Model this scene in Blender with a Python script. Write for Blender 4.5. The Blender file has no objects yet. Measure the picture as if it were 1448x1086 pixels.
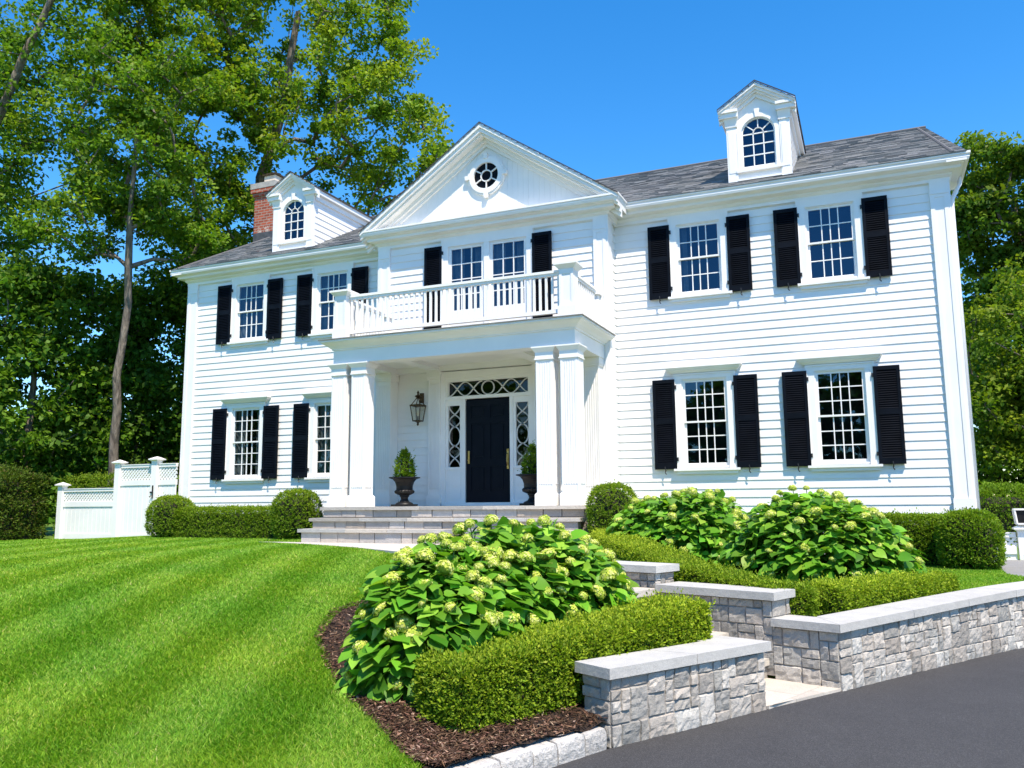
import bpy, math, random
import numpy as np
from mathutils import Matrix, Vector

# ------------------------------------------------------------------ camera, sky, sun, exposure
scene = bpy.context.scene
COL = scene.collection
R = math.radians
cam_d = bpy.data.cameras.new("camera")
cam = bpy.data.objects.new("camera", cam_d)
COL.objects.link(cam)
YAW, PIT, ROL = 0.4014, 0.1410, -0.0083
Fv = Vector((-math.sin(YAW)*math.cos(PIT), math.cos(YAW)*math.cos(PIT), math.sin(PIT)))
Rv = Vector((math.cos(YAW), math.sin(YAW), 0.0))
Uv = Rv.cross(Fv)
R2 = math.cos(ROL)*Rv + math.sin(ROL)*Uv
U2 = -math.sin(ROL)*Rv + math.cos(ROL)*Uv
CAM = Vector((7.506, -17.0, 0.0754))
m3 = Matrix((R2, U2, -Fv)).transposed()
cam.matrix_world = Matrix.Translation(CAM) @ m3.to_4x4()
cam_d.sensor_width = 36.0
cam_d.lens = 1188.95/1448*36
cam_d.clip_start = 0.05
cam_d.clip_end = 2000
scene.camera = cam

SUN_EL, SUN_AZ = 60.0, 45.0          # azimuth measured from the facade normal towards +x
world = bpy.data.worlds.new("World")
scene.world = world
world.use_nodes = True
wn, wl = world.node_tree.nodes, world.node_tree.links
bg = wn["Background"]
sky = wn.new("ShaderNodeTexSky")
sky.sky_type = 'NISHITA'
sky.sun_disc = False
sky.sun_elevation = R(SUN_EL)
sky.sun_rotation = R(180 - SUN_AZ)
sky.altitude = 200
sky.air_density = 1.0
sky.dust_density = 0.0
sky.ozone_density = 3.0
hsv = wn.new("ShaderNodeHueSaturation")
hsv.inputs["Saturation"].default_value = 1.36
hsv.inputs["Value"].default_value = 1.0
wl.new(sky.outputs[0], hsv.inputs["Color"])
wl.new(hsv.outputs[0], bg.inputs["Color"])
bg.inputs["Strength"].default_value = 0.15

sun_d = bpy.data.lights.new("sun", 'SUN')
sun_d.energy = 4.25
sun_d.angle = R(0.5)
sun_d.color = (1.0, 0.88, 0.725)
sun = bpy.data.objects.new("sun", sun_d)
COL.objects.link(sun)
sdir = Vector((math.sin(R(SUN_AZ))*math.cos(R(SUN_EL)), -math.cos(R(SUN_AZ))*math.cos(R(SUN_EL)), math.sin(R(SUN_EL))))
sun.rotation_euler = sdir.to_track_quat('Z', 'Y').to_euler()
scene.view_settings.view_transform = 'Standard'
scene.view_settings.look = 'None'
scene.view_settings.exposure = 0.90
scene.view_settings.gamma = 1.0
scene.render.engine = 'CYCLES'
scene.cycles.max_bounces = 8
scene.cycles.transparent_max_bounces = 12

rng = np.random.default_rng(7)

# ------------------------------------------------------------------ materials
MATS = {}
def newmat(name):
    m = bpy.data.materials.new(name); m.use_nodes = True
    MATS[name] = m
    return m, m.node_tree.nodes, m.node_tree.links, m.node_tree.nodes["Principled BSDF"]
def noise(n, l, scale, detail=4, coord='Object', rough=0.55):
    tc = n.new("ShaderNodeTexCoord"); t = n.new("ShaderNodeTexNoise")
    t.inputs["Scale"].default_value = scale; t.inputs["Detail"].default_value = detail
    t.inputs["Roughness"].default_value = rough
    l.new(tc.outputs[coord], t.inputs["Vector"]); return t
def ramp(n, l, src, stops):
    r = n.new("ShaderNodeValToRGB"); e = r.color_ramp.elements
    while len(e) < len(stops): e.new(0.5)
    for k, (p, c) in enumerate(stops):
        e[k].position = p; e[k].color = (*c, 1) if len(c) == 3 else c
    l.new(src, r.inputs[0]); return r
def bump(n, l, b, src, strength, dist):
    bp = n.new("ShaderNodeBump"); bp.inputs["Strength"].default_value = strength
    bp.inputs["Distance"].default_value = dist
    l.new(src, bp.inputs["Height"]); l.new(bp.outputs[0], b.inputs["Normal"]); return bp
def attr(n, name='col'):
    a = n.new("ShaderNodeAttribute"); a.attribute_name = name; return a
def mixmul(n, l, a, b, fac=1.0):
    m = n.new("ShaderNodeMix"); m.data_type = 'RGBA'; m.blend_type = 'MULTIPLY'
    m.inputs[0].default_value = fac
    l.new(a, m.inputs[6]); l.new(b, m.inputs[7]); return m.outputs[2]

def noisy(name, c0, c1, scale, rough, bstr=0.0, bdist=0.01, bscale=None, metal=0.0, spec=None, lo=.35, hi=.65):
    m, n, l, b = newmat(name)
    t = noise(n, l, scale)
    r = ramp(n, l, t.outputs[0], [(lo, c0), (hi, c1)])
    l.new(r.outputs[0], b.inputs["Base Color"])
    b.inputs["Roughness"].default_value = rough
    b.inputs["Metallic"].default_value = metal
    if spec is not None: b.inputs["Specular IOR Level"].default_value = spec
    if bstr:
        t2 = noise(n, l, bscale or scale*4, 6)
        bump(n, l, b, t2.outputs[0], bstr, bdist)
    return m

noisy("white_siding", (.80,.785,.765), (.85,.835,.81), 1.3, .5, .15, .004, 40)
noisy("white_trim", (.81,.795,.775), (.86,.845,.82), 1.7, .42, .08, .003, 30)
noisy("black_paint", (.002,.0035,.007), (.004,.006,.011), 5, .55, .1, .002, 60, spec=.10)
noisy("door_paint", (.002,.004,.009), (.004,.006,.012), 3, .45, .05, .002, 40, spec=.12)
noisy("iron", (.004,.004,.005), (.012,.012,.013), 14, .5, .35, .004, 60, spec=.3)
noisy("bronze", (.035,.022,.011), (.13,.08,.035), 20, .45, .2, .003, 80, metal=.6)
noisy("brass", (.5,.33,.1), (.7,.48,.18), 10, .28, metal=1.0)
noisy("dark_room", (.012,.012,.013), (.03,.028,.026), 2, .9)
noisy("curtain_cloth", (.10,.12,.12), (.17,.19,.185), 6, .9)
noisy("concrete", (.30,.29,.28), (.40,.39,.37), 6, .9, .3, .01, 50)
noisy("lead_flashing", (.05,.052,.058), (.09,.09,.1), 8, .5, .2, .004, 40)
noisy("grey_metal_edge", (.16,.155,.14), (.24,.23,.2), 5, .5)
noisy("clay_pot", (.62,.52,.42), (.75,.66,.56), 9, .8, .2, .004, 60)
noisy("mortar", (.20,.185,.17), (.33,.30,.27), 18, .95, .5, .01, 80)
noisy("hedge_core", (.012,.014,.006), (.03,.028,.013), 20, .95)  # very dark solid core that blocks the view through the leaves
noisy("candle_bulb", (.8,.72,.5), (.9,.82,.62), 9, .3)
noisy("terrain_soil", (.05,.07,.025), (.09,.10,.04), .4, .95, .3, .05, 3)
noisy("hinge_iron", (.01,.01,.01), (.02,.02,.02), 20, .5)

def stone_mat(name, k0, k1, tint_scale=9, bstr=.9, use_attr=True, speck=(.55,1.25)):
    m, n, l, b = newmat(name)
    t = noise(n, l, tint_scale, 8, rough=.7)
    r = ramp(n, l, t.outputs[0], [(.28, (k0,)*3), (.72, (k1,)*3)])
    out = r.outputs[0]
    if use_attr:
        a = attr(n); out = mixmul(n, l, a.outputs[0], r.outputs[0])
    t3 = noise(n, l, 160, 3)
    r3 = ramp(n, l, t3.outputs[0], [(.3, (speck[0],)*3), (.6, (1.0,)*3), (.85, (speck[1],)*3)])
    out = mixmul(n, l, out, r3.outputs[0], .6)
    l.new(out, b.inputs["Base Color"])
    b.inputs["Roughness"].default_value = .88
    t2 = noise(n, l, 26, 9, rough=.68)
    bump(n, l, b, t2.outputs[0], bstr, .035)
    return m
stone_mat("wall_stone", .80, 1.14, 9, .6)
stone_mat("granite_kerb", .75, 1.15, 12, .8)
stone_mat("cap_stone", .86, 1.10, 5, .22)
stone_mat("step_stone", .85, 1.12, 7, .4)
stone_mat("paver_stone", .88, 1.08, 3, .2)

# asphalt
m, n, l, b = newmat("asphalt")
t = noise(n, l, 1.1, 9, rough=.72); r = ramp(n, l, t.outputs[0], [(.3, (.036,.035,.0365)), (.7, (.048,.047,.0485))])
t2 = noise(n, l, 150, 3); r2 = ramp(n, l, t2.outputs[0], [(.35, (.55,.55,.55)), (.55, (1,1,1)), (.72, (2.4,2.4,2.4))])
l.new(mixmul(n, l, r.outputs[0], r2.outputs[0]), b.inputs["Base Color"])
b.inputs["Roughness"].default_value = .82
bump(n, l, b, t2.outputs[0], .6, .006)

# roof shingles (colour per tab in attribute)
m, n, l, b = newmat("roof_shingle")
a = attr(n); t = noise(n, l, 90, 3)
r = ramp(n, l, t.outputs[0], [(.3, (.65,)*3), (.7, (1.3,)*3)])
l.new(mixmul(n, l, a.outputs[0], r.outputs[0]), b.inputs["Base Color"])
b.inputs["Roughness"].default_value = .92
bump(n, l, b, t.outputs[0], .5, .006)

# brick
m, n, l, b = newmat("brick")
tc = n.new("ShaderNodeTexCoord"); sp = n.new("ShaderNodeSeparateXYZ"); l.new(tc.outputs["Object"], sp.inputs[0])
ad = n.new("ShaderNodeMath"); ad.operation = 'ADD'; l.new(sp.outputs[0], ad.inputs[0]); l.new(sp.outputs[1], ad.inputs[1])
cb = n.new("ShaderNodeCombineXYZ"); l.new(ad.outputs[0], cb.inputs[0]); l.new(sp.outputs[2], cb.inputs[1])
bt = n.new("ShaderNodeTexBrick"); l.new(cb.outputs[0], bt.inputs["Vector"])
bt.inputs["Scale"].default_value = 1.0
bt.inputs["Brick Width"].default_value = .215; bt.inputs["Row Height"].default_value = .085
bt.inputs["Mortar Size"].default_value = .012
bt.inputs["Color1"].default_value = (.43,.085,.04,1); bt.inputs["Color2"].default_value = (.22,.045,.026,1)
bt.inputs["Mortar"].default_value = (.30,.24,.20,1)
t = noise(n, l, 1.6, 5, rough=.7)
r = ramp(n, l, t.outputs[0], [(.56, (0,0,0)), (.62, (1,1,1))])
mx = n.new("ShaderNodeMix"); mx.data_type = 'RGBA'
l.new(r.outputs[0], mx.inputs[0]); l.new(bt.outputs[0], mx.inputs[6]); mx.inputs[7].default_value = (.55,.47,.42,1)
l.new(mx.outputs[2], b.inputs["Base Color"]); b.inputs["Roughness"].default_value = .9
bump(n, l, b, bt.outputs[1], -.5, .02)

# glass pane: mirror-like sheen over a see-through sheet
def glass(name, fac, tint, refl=(.93,.97,1)):
    m = bpy.data.materials.new(name); m.use_nodes = True; MATS[name] = m
    n, l = m.node_tree.nodes, m.node_tree.links
    n.remove(n["Principled BSDF"]); out = n["Material Output"]
    tr = n.new("ShaderNodeBsdfTransparent"); tr.inputs[0].default_value = (*tint, 1)
    gl = n.new("ShaderNodeBsdfGlossy"); gl.inputs["Roughness"].default_value = .015
    gl.inputs[0].default_value = (*refl,1)
    t = noise(n, l, 2.2, 2); bp = n.new("ShaderNodeBump"); bp.inputs["Strength"].default_value = .05; bp.inputs["Distance"].default_value = .02
    l.new(t.outputs[0], bp.inputs["Height"]); l.new(bp.outputs[0], gl.inputs["Normal"])
    lw = n.new("ShaderNodeLayerWeight"); lw.inputs[0].default_value = fac
    mx = n.new("ShaderNodeMixShader")
    mth = n.new("ShaderNodeMath"); mth.operation = 'MAXIMUM'; mth.inputs[1].default_value = fac
    l.new(lw.outputs[0], mth.inputs[0]); l.new(mth.outputs[0], mx.inputs[0])
    l.new(tr.outputs[0], mx.inputs[1]); l.new(gl.outputs[0], mx.inputs[2]); l.new(mx.outputs[0], out.inputs[0])
    return m
glass("window_glass", .08, (.6,.66,.7), (.42,.72,1.0))
glass("lantern_glass", .10, (.93,.92,.88))
glass("door_glass", .035, (.35,.42,.38))

# leaves: colour per leaf in attribute, some light passes through
def leafmat(name, transl=.35, rough=.5, tmul=(1.25,1.35,.55)):
    m, n, l, b = newmat(name)
    a = attr(n)
    l.new(a.outputs[0], b.inputs["Base Color"])
    b.inputs["Roughness"].default_value = rough
    b.inputs["Specular IOR Level"].default_value = .2
    tr = n.new("ShaderNodeBsdfTranslucent")
    mm = n.new("ShaderNodeMix"); mm.data_type = 'RGBA'; mm.blend_type = 'MULTIPLY'; mm.inputs[0].default_value = 1
    l.new(a.outputs[0], mm.inputs[6]); mm.inputs[7].default_value = (*tmul, 1)
    l.new(mm.outputs[2], tr.inputs[0])
    mx = n.new("ShaderNodeMixShader"); mx.inputs[0].default_value = transl
    l.new(b.outputs[0], mx.inputs[1]); l.new(tr.outputs[0], mx.inputs[2])
    l.new(mx.outputs[0], n["Material Output"].inputs[0])
    return m
leafmat("tree_leaf", .42, .55)
leafmat("box_leaf", .36, .6)
leafmat("hydrangea_leaf", .30, .45)
leafmat("flower_petal", .30, .7, (1,1,.7))
leafmat("grass_blade", .45, .55)
leafmat("mulch_chip", 0.0, .9)

m, n, l, b = newmat("bark")
tc = n.new("ShaderNodeTexCoord"); mp = n.new("ShaderNodeMapping"); mp.inputs["Scale"].default_value = (6, 6, 1.2)
l.new(tc.outputs["Object"], mp.inputs[0]); t = n.new("ShaderNodeTexNoise"); t.inputs["Scale"].default_value = 2.2; t.inputs["Detail"].default_value = 8
l.new(mp.outputs[0], t.inputs["Vector"])
r = ramp(n, l, t.outputs[0], [(.3, (.07,.055,.045)), (.7, (.28,.235,.19))])
l.new(r.outputs[0], b.inputs["Base Color"]); b.inputs["Roughness"].default_value = .95
bump(n, l, b, t.outputs[0], 1.0, .06)

m, n, l, b = newmat("lawn_soil")
t = noise(n, l, 30, 6); r = ramp(n, l, t.outputs[0], [(.3, (.07,.14,.008)), (.7, (.13,.23,.014))])
l.new(r.outputs[0], b.inputs["Base Color"]); b.inputs["Roughness"].default_value = .95
bump(n, l, b, t.outputs[0], .8, .03)
m, n, l, b = newmat("mulch_soil")
t = noise(n, l, 42, 8, rough=.75); r = ramp(n, l, t.outputs[0], [(.32, (.018,.010,.006)), (.55, (.055,.03,.018)), (.75, (.13,.075,.045))])
l.new(r.outputs[0], b.inputs["Base Color"]); b.inputs["Roughness"].default_value = .95
bump(n, l, b, t.outputs[0], 1.0, .04)
M = MATS

# ------------------------------------------------------------------ mesh helpers
class MB:
    def __init__(s): s.v = []; s.f = []; s.c = []; s.cc = None
    def add(s, vs, fs, col=None):
        o = len(s.v); s.v.extend([tuple(p) for p in vs])
        s.f.extend([tuple(i+o for i in f) for f in fs])
        s.c.extend([col or (1,1,1)]*len(vs))
    def box(s, x0, x1, y0, y1, z0, z1, col=None):
        s.add([(x0,y0,z0),(x1,y0,z0),(x1,y1,z0),(x0,y1,z0),(x0,y0,z1),(x1,y0,z1),(x1,y1,z1),(x0,y1,z1)],
              [(0,3,2,1),(4,5,6,7),(0,1,5,4),(1,2,6,5),(2,3,7,6),(3,0,4,7)], col)
    def obox(s, c, ux, uy, uz, hx, hy, hz, col=None):
        c = Vector(c); ux = Vector(ux)*hx; uy = Vector(uy)*hy; uz = Vector(uz)*hz
        s.add([c-ux-uy-uz, c+ux-uy-uz, c+ux+uy-uz, c-ux+uy-uz, c-ux-uy+uz, c+ux-uy+uz, c+ux+uy+uz, c-ux+uy+uz],
              [(0,3,2,1),(4,5,6,7),(0,1,5,4),(1,2,6,5),(2,3,7,6),(3,0,4,7)], col)
    def frustum(s, cx, cy, z0, z1, a0, a1, b0=None, b1=None):
        b0 = a0 if b0 is None else b0; b1 = a1 if b1 is None else b1
        s.add([(cx-a0,cy-b0,z0),(cx+a0,cy-b0,z0),(cx+a0,cy+b0,z0),(cx-a0,cy+b0,z0),
               (cx-a1,cy-b1,z1),(cx+a1,cy-b1,z1),(cx+a1,cy+b1,z1),(cx-a1,cy+b1,z1)],
              [(0,3,2,1),(4,5,6,7),(0,1,5,4),(1,2,6,5),(2,3,7,6),(3,0,4,7)])
    def prism(s, poly, y0, y1):             # polygon in xz, extruded in y
        k = len(poly)
        s.add([(x,y0,z) for x,z in poly]+[(x,y1,z) for x,z in poly],
              [tuple(range(k)), tuple(range(2*k-1,k-1,-1))]+[(i,i+k,(i+1)%k+k,(i+1)%k) for i in range(k)])
    def hprism(s, poly, z0, z1, col=None):            # polygon in xy, extruded in z
        k = len(poly)
        s.add([(x,y,z0) for x,y in poly]+[(x,y,z1) for x,y in poly],
              [tuple(range(k-1,-1,-1)), tuple(range(k,2*k))]+[(i,(i+1)%k,(i+1)%k+k,i+k) for i in range(k)], col)
    def tube(s, pts, rad, n=8, cap=True):
        pts = [Vector(p) for p in pts]; k = len(pts)
        rad = rad if isinstance(rad, (list, tuple)) else [rad]*k
        o = []; prev = None
        for i, p in enumerate(pts):
            d = (pts[min(i+1,k-1)]-pts[max(i-1,0)]).normalized()
            if prev is None:
                a = d.orthogonal().normalized()
            else:
                a = (prev - d*prev.dot(d)).normalized()
            prev = a; bb = d.cross(a)
            for j in range(n):
                th = 2*math.pi*j/n
                o.append(p + (a*math.cos(th)+bb*math.sin(th))*rad[i])
        fs = [(i*n+j, i*n+(j+1)%n, (i+1)*n+(j+1)%n, (i+1)*n+j) for i in range(k-1) for j in range(n)]
        if cap: fs += [tuple(range(n-1,-1,-1)), tuple(range((k-1)*n, k*n))]
        s.add(o, fs)
    def bar(s, pts, w, y0, y1):            # flat square bar following a polyline in xz, between y0 and y1
        for (xa,za),(xb,zb) in zip(pts[:-1], pts[1:]):
            dx, dz = xb-xa, zb-za; L = math.hypot(dx,dz)
            if L < 1e-6: continue
            nx, nz = -dz/L*w/2, dx/L*w/2; ex, ez = dx/L*w*.25, dz/L*w*.25
            s.prism([(xa+nx-ex,za+nz-ez),(xb+nx+ex,zb+nz+ez),(xb-nx+ex,zb-nz+ez),(xa-nx-ex,za-nz-ez)][::-1], y0, y1)
    def lathe(s, prof, cx, cy, cz, n=24, flute=None):
        o = []
        for (r_, z) in prof:
            for j in range(n):
                th = 2*math.pi*j/n
                rr = r_*(1+(flute(z, th) if flute else 0))
                o.append((cx+rr*math.cos(th), cy+rr*math.sin(th), cz+z))
        k = len(prof)
        fs = [(i*n+j, i*n+(j+1)%n, (i+1)*n+(j+1)%n, (i+1)*n+j) for i in range(k-1) for j in range(n)]
        fs += [tuple(range(n-1,-1,-1)), tuple(range((k-1)*n, k*n))]
        s.add(o, fs)
    def profile(s, prof, path, caps=True):   # prof: (offset outward, z); outward = right-hand side of travel
        k = len(prof); P = [Vector((x,y)) for x,y in path]; m_ = len(P); o = []
        for i in range(m_):
            ds = []
            if i > 0: ds.append((P[i]-P[i-1]).normalized())
            if i < m_-1: ds.append((P[i+1]-P[i]).normalized())
            ns = [Vector((d.y,-d.x)) for d in ds]
            if len(ns) == 2:
                mm = (ns[0]+ns[1]); mm = mm/ (1+ns[0].dot(ns[1]))
            else: mm = ns[0]
            for (a, z) in prof: o.append((P[i].x+mm.x*a, P[i].y+mm.y*a, z))
        fs = [(i*k+j, i*k+(j+1)%k, (i+1)*k+(j+1)%k, (i+1)*k+j) for i in range(m_-1) for j in range(k)]
        if caps: fs += [tuple(range(k)), tuple(range(m_*k-1,(m_-1)*k-1,-1))]
        s.add(o, fs)
    def build(s, name, mat, parent=None, origin=None, smooth=False):
        v = np.array(s.v, dtype=np.float32)
        if origin is not None: v = v - np.array(origin, dtype=np.float32)
        me = bpy.data.meshes.new(name); me.from_pydata(v.tolist(), [], s.f); me.update()
        if any(c != (1,1,1) for c in s.c):
            at = me.attributes.new('col', 'FLOAT_COLOR', 'POINT')
            at.data.foreach_set('color', np.c_[np.array(s.c, dtype=np.float32), np.ones(len(s.c))].astype(np.float32).ravel())
        me.materials.append(M[mat])
        if smooth: me.polygons.foreach_set('use_smooth', [True]*len(me.polygons))
        import bmesh
        bm = bmesh.new(); bm.from_mesh(me); bmesh.ops.recalc_face_normals(bm, faces=bm.faces); bm.to_mesh(me); bm.free()
        return link(name, me, parent, origin)

def link(name, me, parent=None, origin=None):
    o = bpy.data.objects.new(name, me); COL.objects.link(o)
    if origin is not None: o.location = origin
    if parent is not None: attach(o, parent)
    return o
WORLD = {}
def wmat(o):
    m_ = Matrix.Translation(o.location)
    if o.parent is not None: m_ = wmat(o.parent) @ o.matrix_parent_inverse @ m_
    return m_
def attach(o, parent):
    o.parent = parent
    o.matrix_parent_inverse = wmat(parent).inverted()
def np_mesh(name, V, Fc, mat, parent=None, col=None, origin=None, smooth=False):
    V = np.asarray(V, dtype=np.float32); Fc = np.asarray(Fc, dtype=np.int32)
    if origin is not None: V = V - np.array(origin, dtype=np.float32)
    me = bpy.data.meshes.new(name); k = Fc.shape[1]
    me.vertices.add(len(V)); me.vertices.foreach_set('co', V.ravel())
    me.loops.add(Fc.size); me.loops.foreach_set('vertex_index', Fc.ravel())
    me.polygons.add(len(Fc)); me.polygons.foreach_set('loop_start', np.arange(0, Fc.size, k, dtype=np.int32))
    if smooth: me.polygons.foreach_set('use_smooth', np.ones(len(Fc), dtype=bool))
    me.update(calc_edges=True)
    if col is not None:
        at = me.attributes.new('col', 'FLOAT_COLOR', 'POINT')
        at.data.foreach_set('color', np.c_[np.asarray(col, dtype=np.float32), np.ones(len(V), dtype=np.float32)].astype(np.float32).ravel())
    me.materials.append(M[mat] if isinstance(mat, str) else mat)
    return link(name, me, parent, origin)
def thing(name, label, cat, loc, group=None):
    o = bpy.data.objects.new(name, None); COL.objects.link(o); o.location = loc
    o.empty_display_size = .2
    return tag(o, label, cat, group)
def tag(o, label=None, cat=None, group=None, kind=None):
    if label: o['label'] = label
    if cat: o['category'] = cat
    if group: o['group'] = group
    if kind: o['kind'] = kind
    return o

def sst(a, b, x):
    t = np.clip((x-a)/(b-a), 0, 1); return t*t*(3-2*t)

# ------------------------------------------------------------------ ground shape
ZD = -1.55                                              # driveway level
EDGE = [(3.6,-40.0),(4.55,-16.5),(4.85,-14.0),(5.03,-13.2),(5.22,-12.65),(5.41,-12.2),(5.60,-11.76),(5.79,-11.3),(6.62,-9.85),(7.15,-8.95),(7.84,-7.74),(8.46,-6.68),(9.10,-5.68),(9.85,-4.78),(10.75,-4.05),(11.9,-3.5),(14.0,-3.0),(40,-1.5)]
def edge_side(x, y):                                    # >0 on the garden side of the driveway edge
    x = np.asarray(x, float); y = np.asarray(y, float)
    best = np.full(x.shape, 1e9); sg = np.zeros(x.shape)
    for (ax, ay), (bx, by) in zip(EDGE[:-1], EDGE[1:]):
        dx, dy = bx-ax, by-ay; L2 = dx*dx+dy*dy
        t = np.clip(((x-ax)*dx+(y-ay)*dy)/L2, 0, 1)
        d = np.hypot(x-ax-t*dx, y-ay-t*dy)
        s_ = np.sign(dx*(y-ay)-dy*(x-ax))
        u = d < best; best = np.where(u, d, best); sg = np.where(u, s_, sg)
    return best*sg
PD = np.array((-.937, .35)); PD = PD/np.hypot(*PD); PN = np.array((PD[1], -PD[0]))
PN = np.array((.35, .937)); PN = PN/np.hypot(*PN)
P0 = np.array((6.62, -9.85))
def g0(x, y):
    x = np.asarray(x, float); y = np.asarray(y, float)
    t = -.698*(x-5.39)+.716*(y+11.69)
    L = -.66-.75*(1-np.clip(t/9, 0, 1))**1.7-.15*sst(-8, -13, x)
    side = .35*(x-6.62)+.94*(y+9.85)
    Rr = -.64-.39*sst(4, 7, x)
    w = sst(.2, .9, side)*sst(2.5, 4.5, x)
    return L*(1-w)+Rr*w
def stair_z(u):
    return np.where(u < .45, ZD, np.where(u < .85, -1.36, np.where(u < 1.25, -1.17, np.where(u < 1.65, -.98, np.where(u < 2.05, -.80, -.66)))))
def ground(x, y):
    z = g0(x, y)
    u = (np.asarray(x)-P0[0])*PD[0]+(np.asarray(y)-P0[1])*PD[1]
    v = (np.asarray(x)-P0[0])*PN[0]+(np.asarray(y)-P0[1])*PN[1]
    inc = (u > -.4) & (u < 2.2) & (v > -.10) & (v < 1.12)
    z = np.where(inc, np.minimum(z, stair_z(u)-.25), z)
    yy = np.asarray(y, float); xb = np.interp(yy, [-12.62,-12.13,-11.77,-11.33,-10.65,-9.83,-8.9,-8.0], [5.06,4.51,4.0,3.54,2.96,2.55,2.45,2.75])
    z = np.where((yy < -8) & (yy > -12.5) & (np.asarray(x) > xb+.10), z-.05, z)
    return np.where(edge_side(x, y) < .06, -1.9, z)

def gridmesh(name, x0, x1, y0, y1, st, zf, mat):
    xs = np.arange(x0, x1+1e-6, st); ys = np.arange(y0, y1+1e-6, st)
    X, Y = np.meshgrid(xs, ys); Z = zf(X, Y)
    V = np.stack([X, Y, Z], -1).reshape(-1, 3); nx = len(xs); ny = len(ys)
    i = np.arange(nx-1); j = np.arange(ny-1); I, J = np.meshgrid(i, j); a = (J*nx+I).ravel()
    Fc = np.stack([a, a+1, a+nx+1, a+nx], 1)
    return np_mesh(name, V, Fc, mat, smooth=True)
lawn = tag(gridmesh("lawn", -34, 16, -20, 24, .125, ground, "lawn_soil"), "mown front lawn sloping up from the driveway to the house", kind="structure")
mb = MB(); mb.add([(-400,-400,-2.0),(400,-400,-2.0),(400,400,-2.0),(-400,400,-2.0)], [(0,1,2,3)])
tag(mb.build("ground", "terrain_soil"), "ground reaching the horizon", kind="structure")
mb = MB()
mb.hprism([(x,y) for x,y in EDGE]+[(60,-1.0),(60,-60),(3.6,-60)], ZD-.2, ZD)
tag(mb.build("driveway", "asphalt"), "dark asphalt driveway curving past the stone walls", kind="structure")

# ------------------------------------------------------------------ the house
HZ = -.6
house = thing("colonial_house", "white clapboard two-storey house with black shutters, columned porch and grey roof", "house", (0, 0, HZ))
EXPO = .165
def siding(mb, o, u, nrm, L, z0, z1, holes=(), zbase=None, lap=.018):
    o = Vector(o); u = Vector(u); nrm = Vector(nrm)
    zb = z0 if zbase is None else zbase
    kk = math.floor((z0-zb)/EXPO)
    zr = zb+kk*EXPO
    def P(a, z, off): 
        p = o+u*a+nrm*off; return (p.x, p.y, z)
    while zr < z1-1e-4:
        lo, hi = max(zr, z0), min(zr+EXPO, z1)
        br = sorted({lo, hi, *[h for hh in holes for h in hh[2:4] if lo < h < hi]})
        for za, zc in zip(br[:-1], br[1:]):
            zm = (za+zc)/2
            iv = [(0.0, L)]
            for (ha, hb, hz0, hz1) in holes:
                if hz0 < zm < hz1:
                    nv = []
                    for (a, b_) in iv:
                        if hb <= a or ha >= b_: nv.append((a, b_)); continue
                        if ha > a: nv.append((a, ha))
                        if hb < b_: nv.append((hb, b_))
                    iv = nv
            fa = lap-(lap-.003)*(za-zr)/EXPO; fb = lap-(lap-.003)*(zc-zr)/EXPO
            for a, b_ in iv:
                mb.add([P(a,za,fa),P(b_,za,fa),P(b_,zc,fb),P(a,zc,fb)], [(0,1,2,3)])
                if abs(za-zr) < 1e-5:
                    mb.add([P(a,za,0.0),P(b_,za,0.0),P(b_,za,fa),P(a,za,fa)], [(0,1,2,3)])
        zr += EXPO
ZS = -.17
WX = [4.508, 7.06]
LOW = (.765, 2.545); UPP = (4.305, 5.81); HW = .45
YB = -.656
for sgn in (-1, 1):
    x0, x1 = (2.69, 9.12) if sgn > 0 else (-9.12, -2.69)
    holes = []
    for c in WX:
        for (a, b_) in (LOW, UPP):
            holes.append((sgn*c-HW-x0, sgn*c+HW-x0, a, b_))
    mb = MB(); siding(mb, (x0,0,0), (1,0,0), (0,-1,0), x1-x0, ZS, 6.0, holes)
    # gable end wall and inner faces of the shell
    xe = sgn*9.12
    siding(mb, (xe,0,0) if sgn > 0 else (xe,8.2,0), (0,1,0) if sgn > 0 else (0,-1,0), (sgn,0,0), 8.2, ZS, 6.0)
    zz = 6.0
    mb.add([(xe,0,6.0),(xe,8.2,6.0),(xe,4.1,8.55)], [(0,1,2)])
    mb.build("wing_wall", "white_siding", house)
mb = MB(); siding(mb, (9.12,8.2,0), (-1,0,0), (0,1,0), 18.24, ZS, 6.0); mb.build("rear_wall", "white_siding", house)
# bay
mb = MB()
siding(mb, (-2.71,YB,0), (1,0,0), (0,-1,0), 5.42, .03, 6.0, [(2.71-.95,2.71+.95,3.5,5.76),(2.71-1.045,2.71+1.045,.03,2.80)], ZS, lap=.022)
siding(mb, (2.71,YB,0), (0,1,0), (1,0,0), .656, ZS, 6.0)
siding(mb, (-2.71,0,0), (0,-1,0), (-1,0,0), .656, ZS, 6.0)
mb.build("bay_wall", "white_siding", house)
mb = MB()
for x0, x1, y in ((2.71,9.10,.02),(-9.10,-2.71,.02)): mb.box(x0, x1, y, 8.15, -1.1, ZS-.005)
mb.box(-2.69, 2.69, YB+.02, .3, -1.1, ZS-.005)
mb.build("foundation", "concrete", house)
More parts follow.
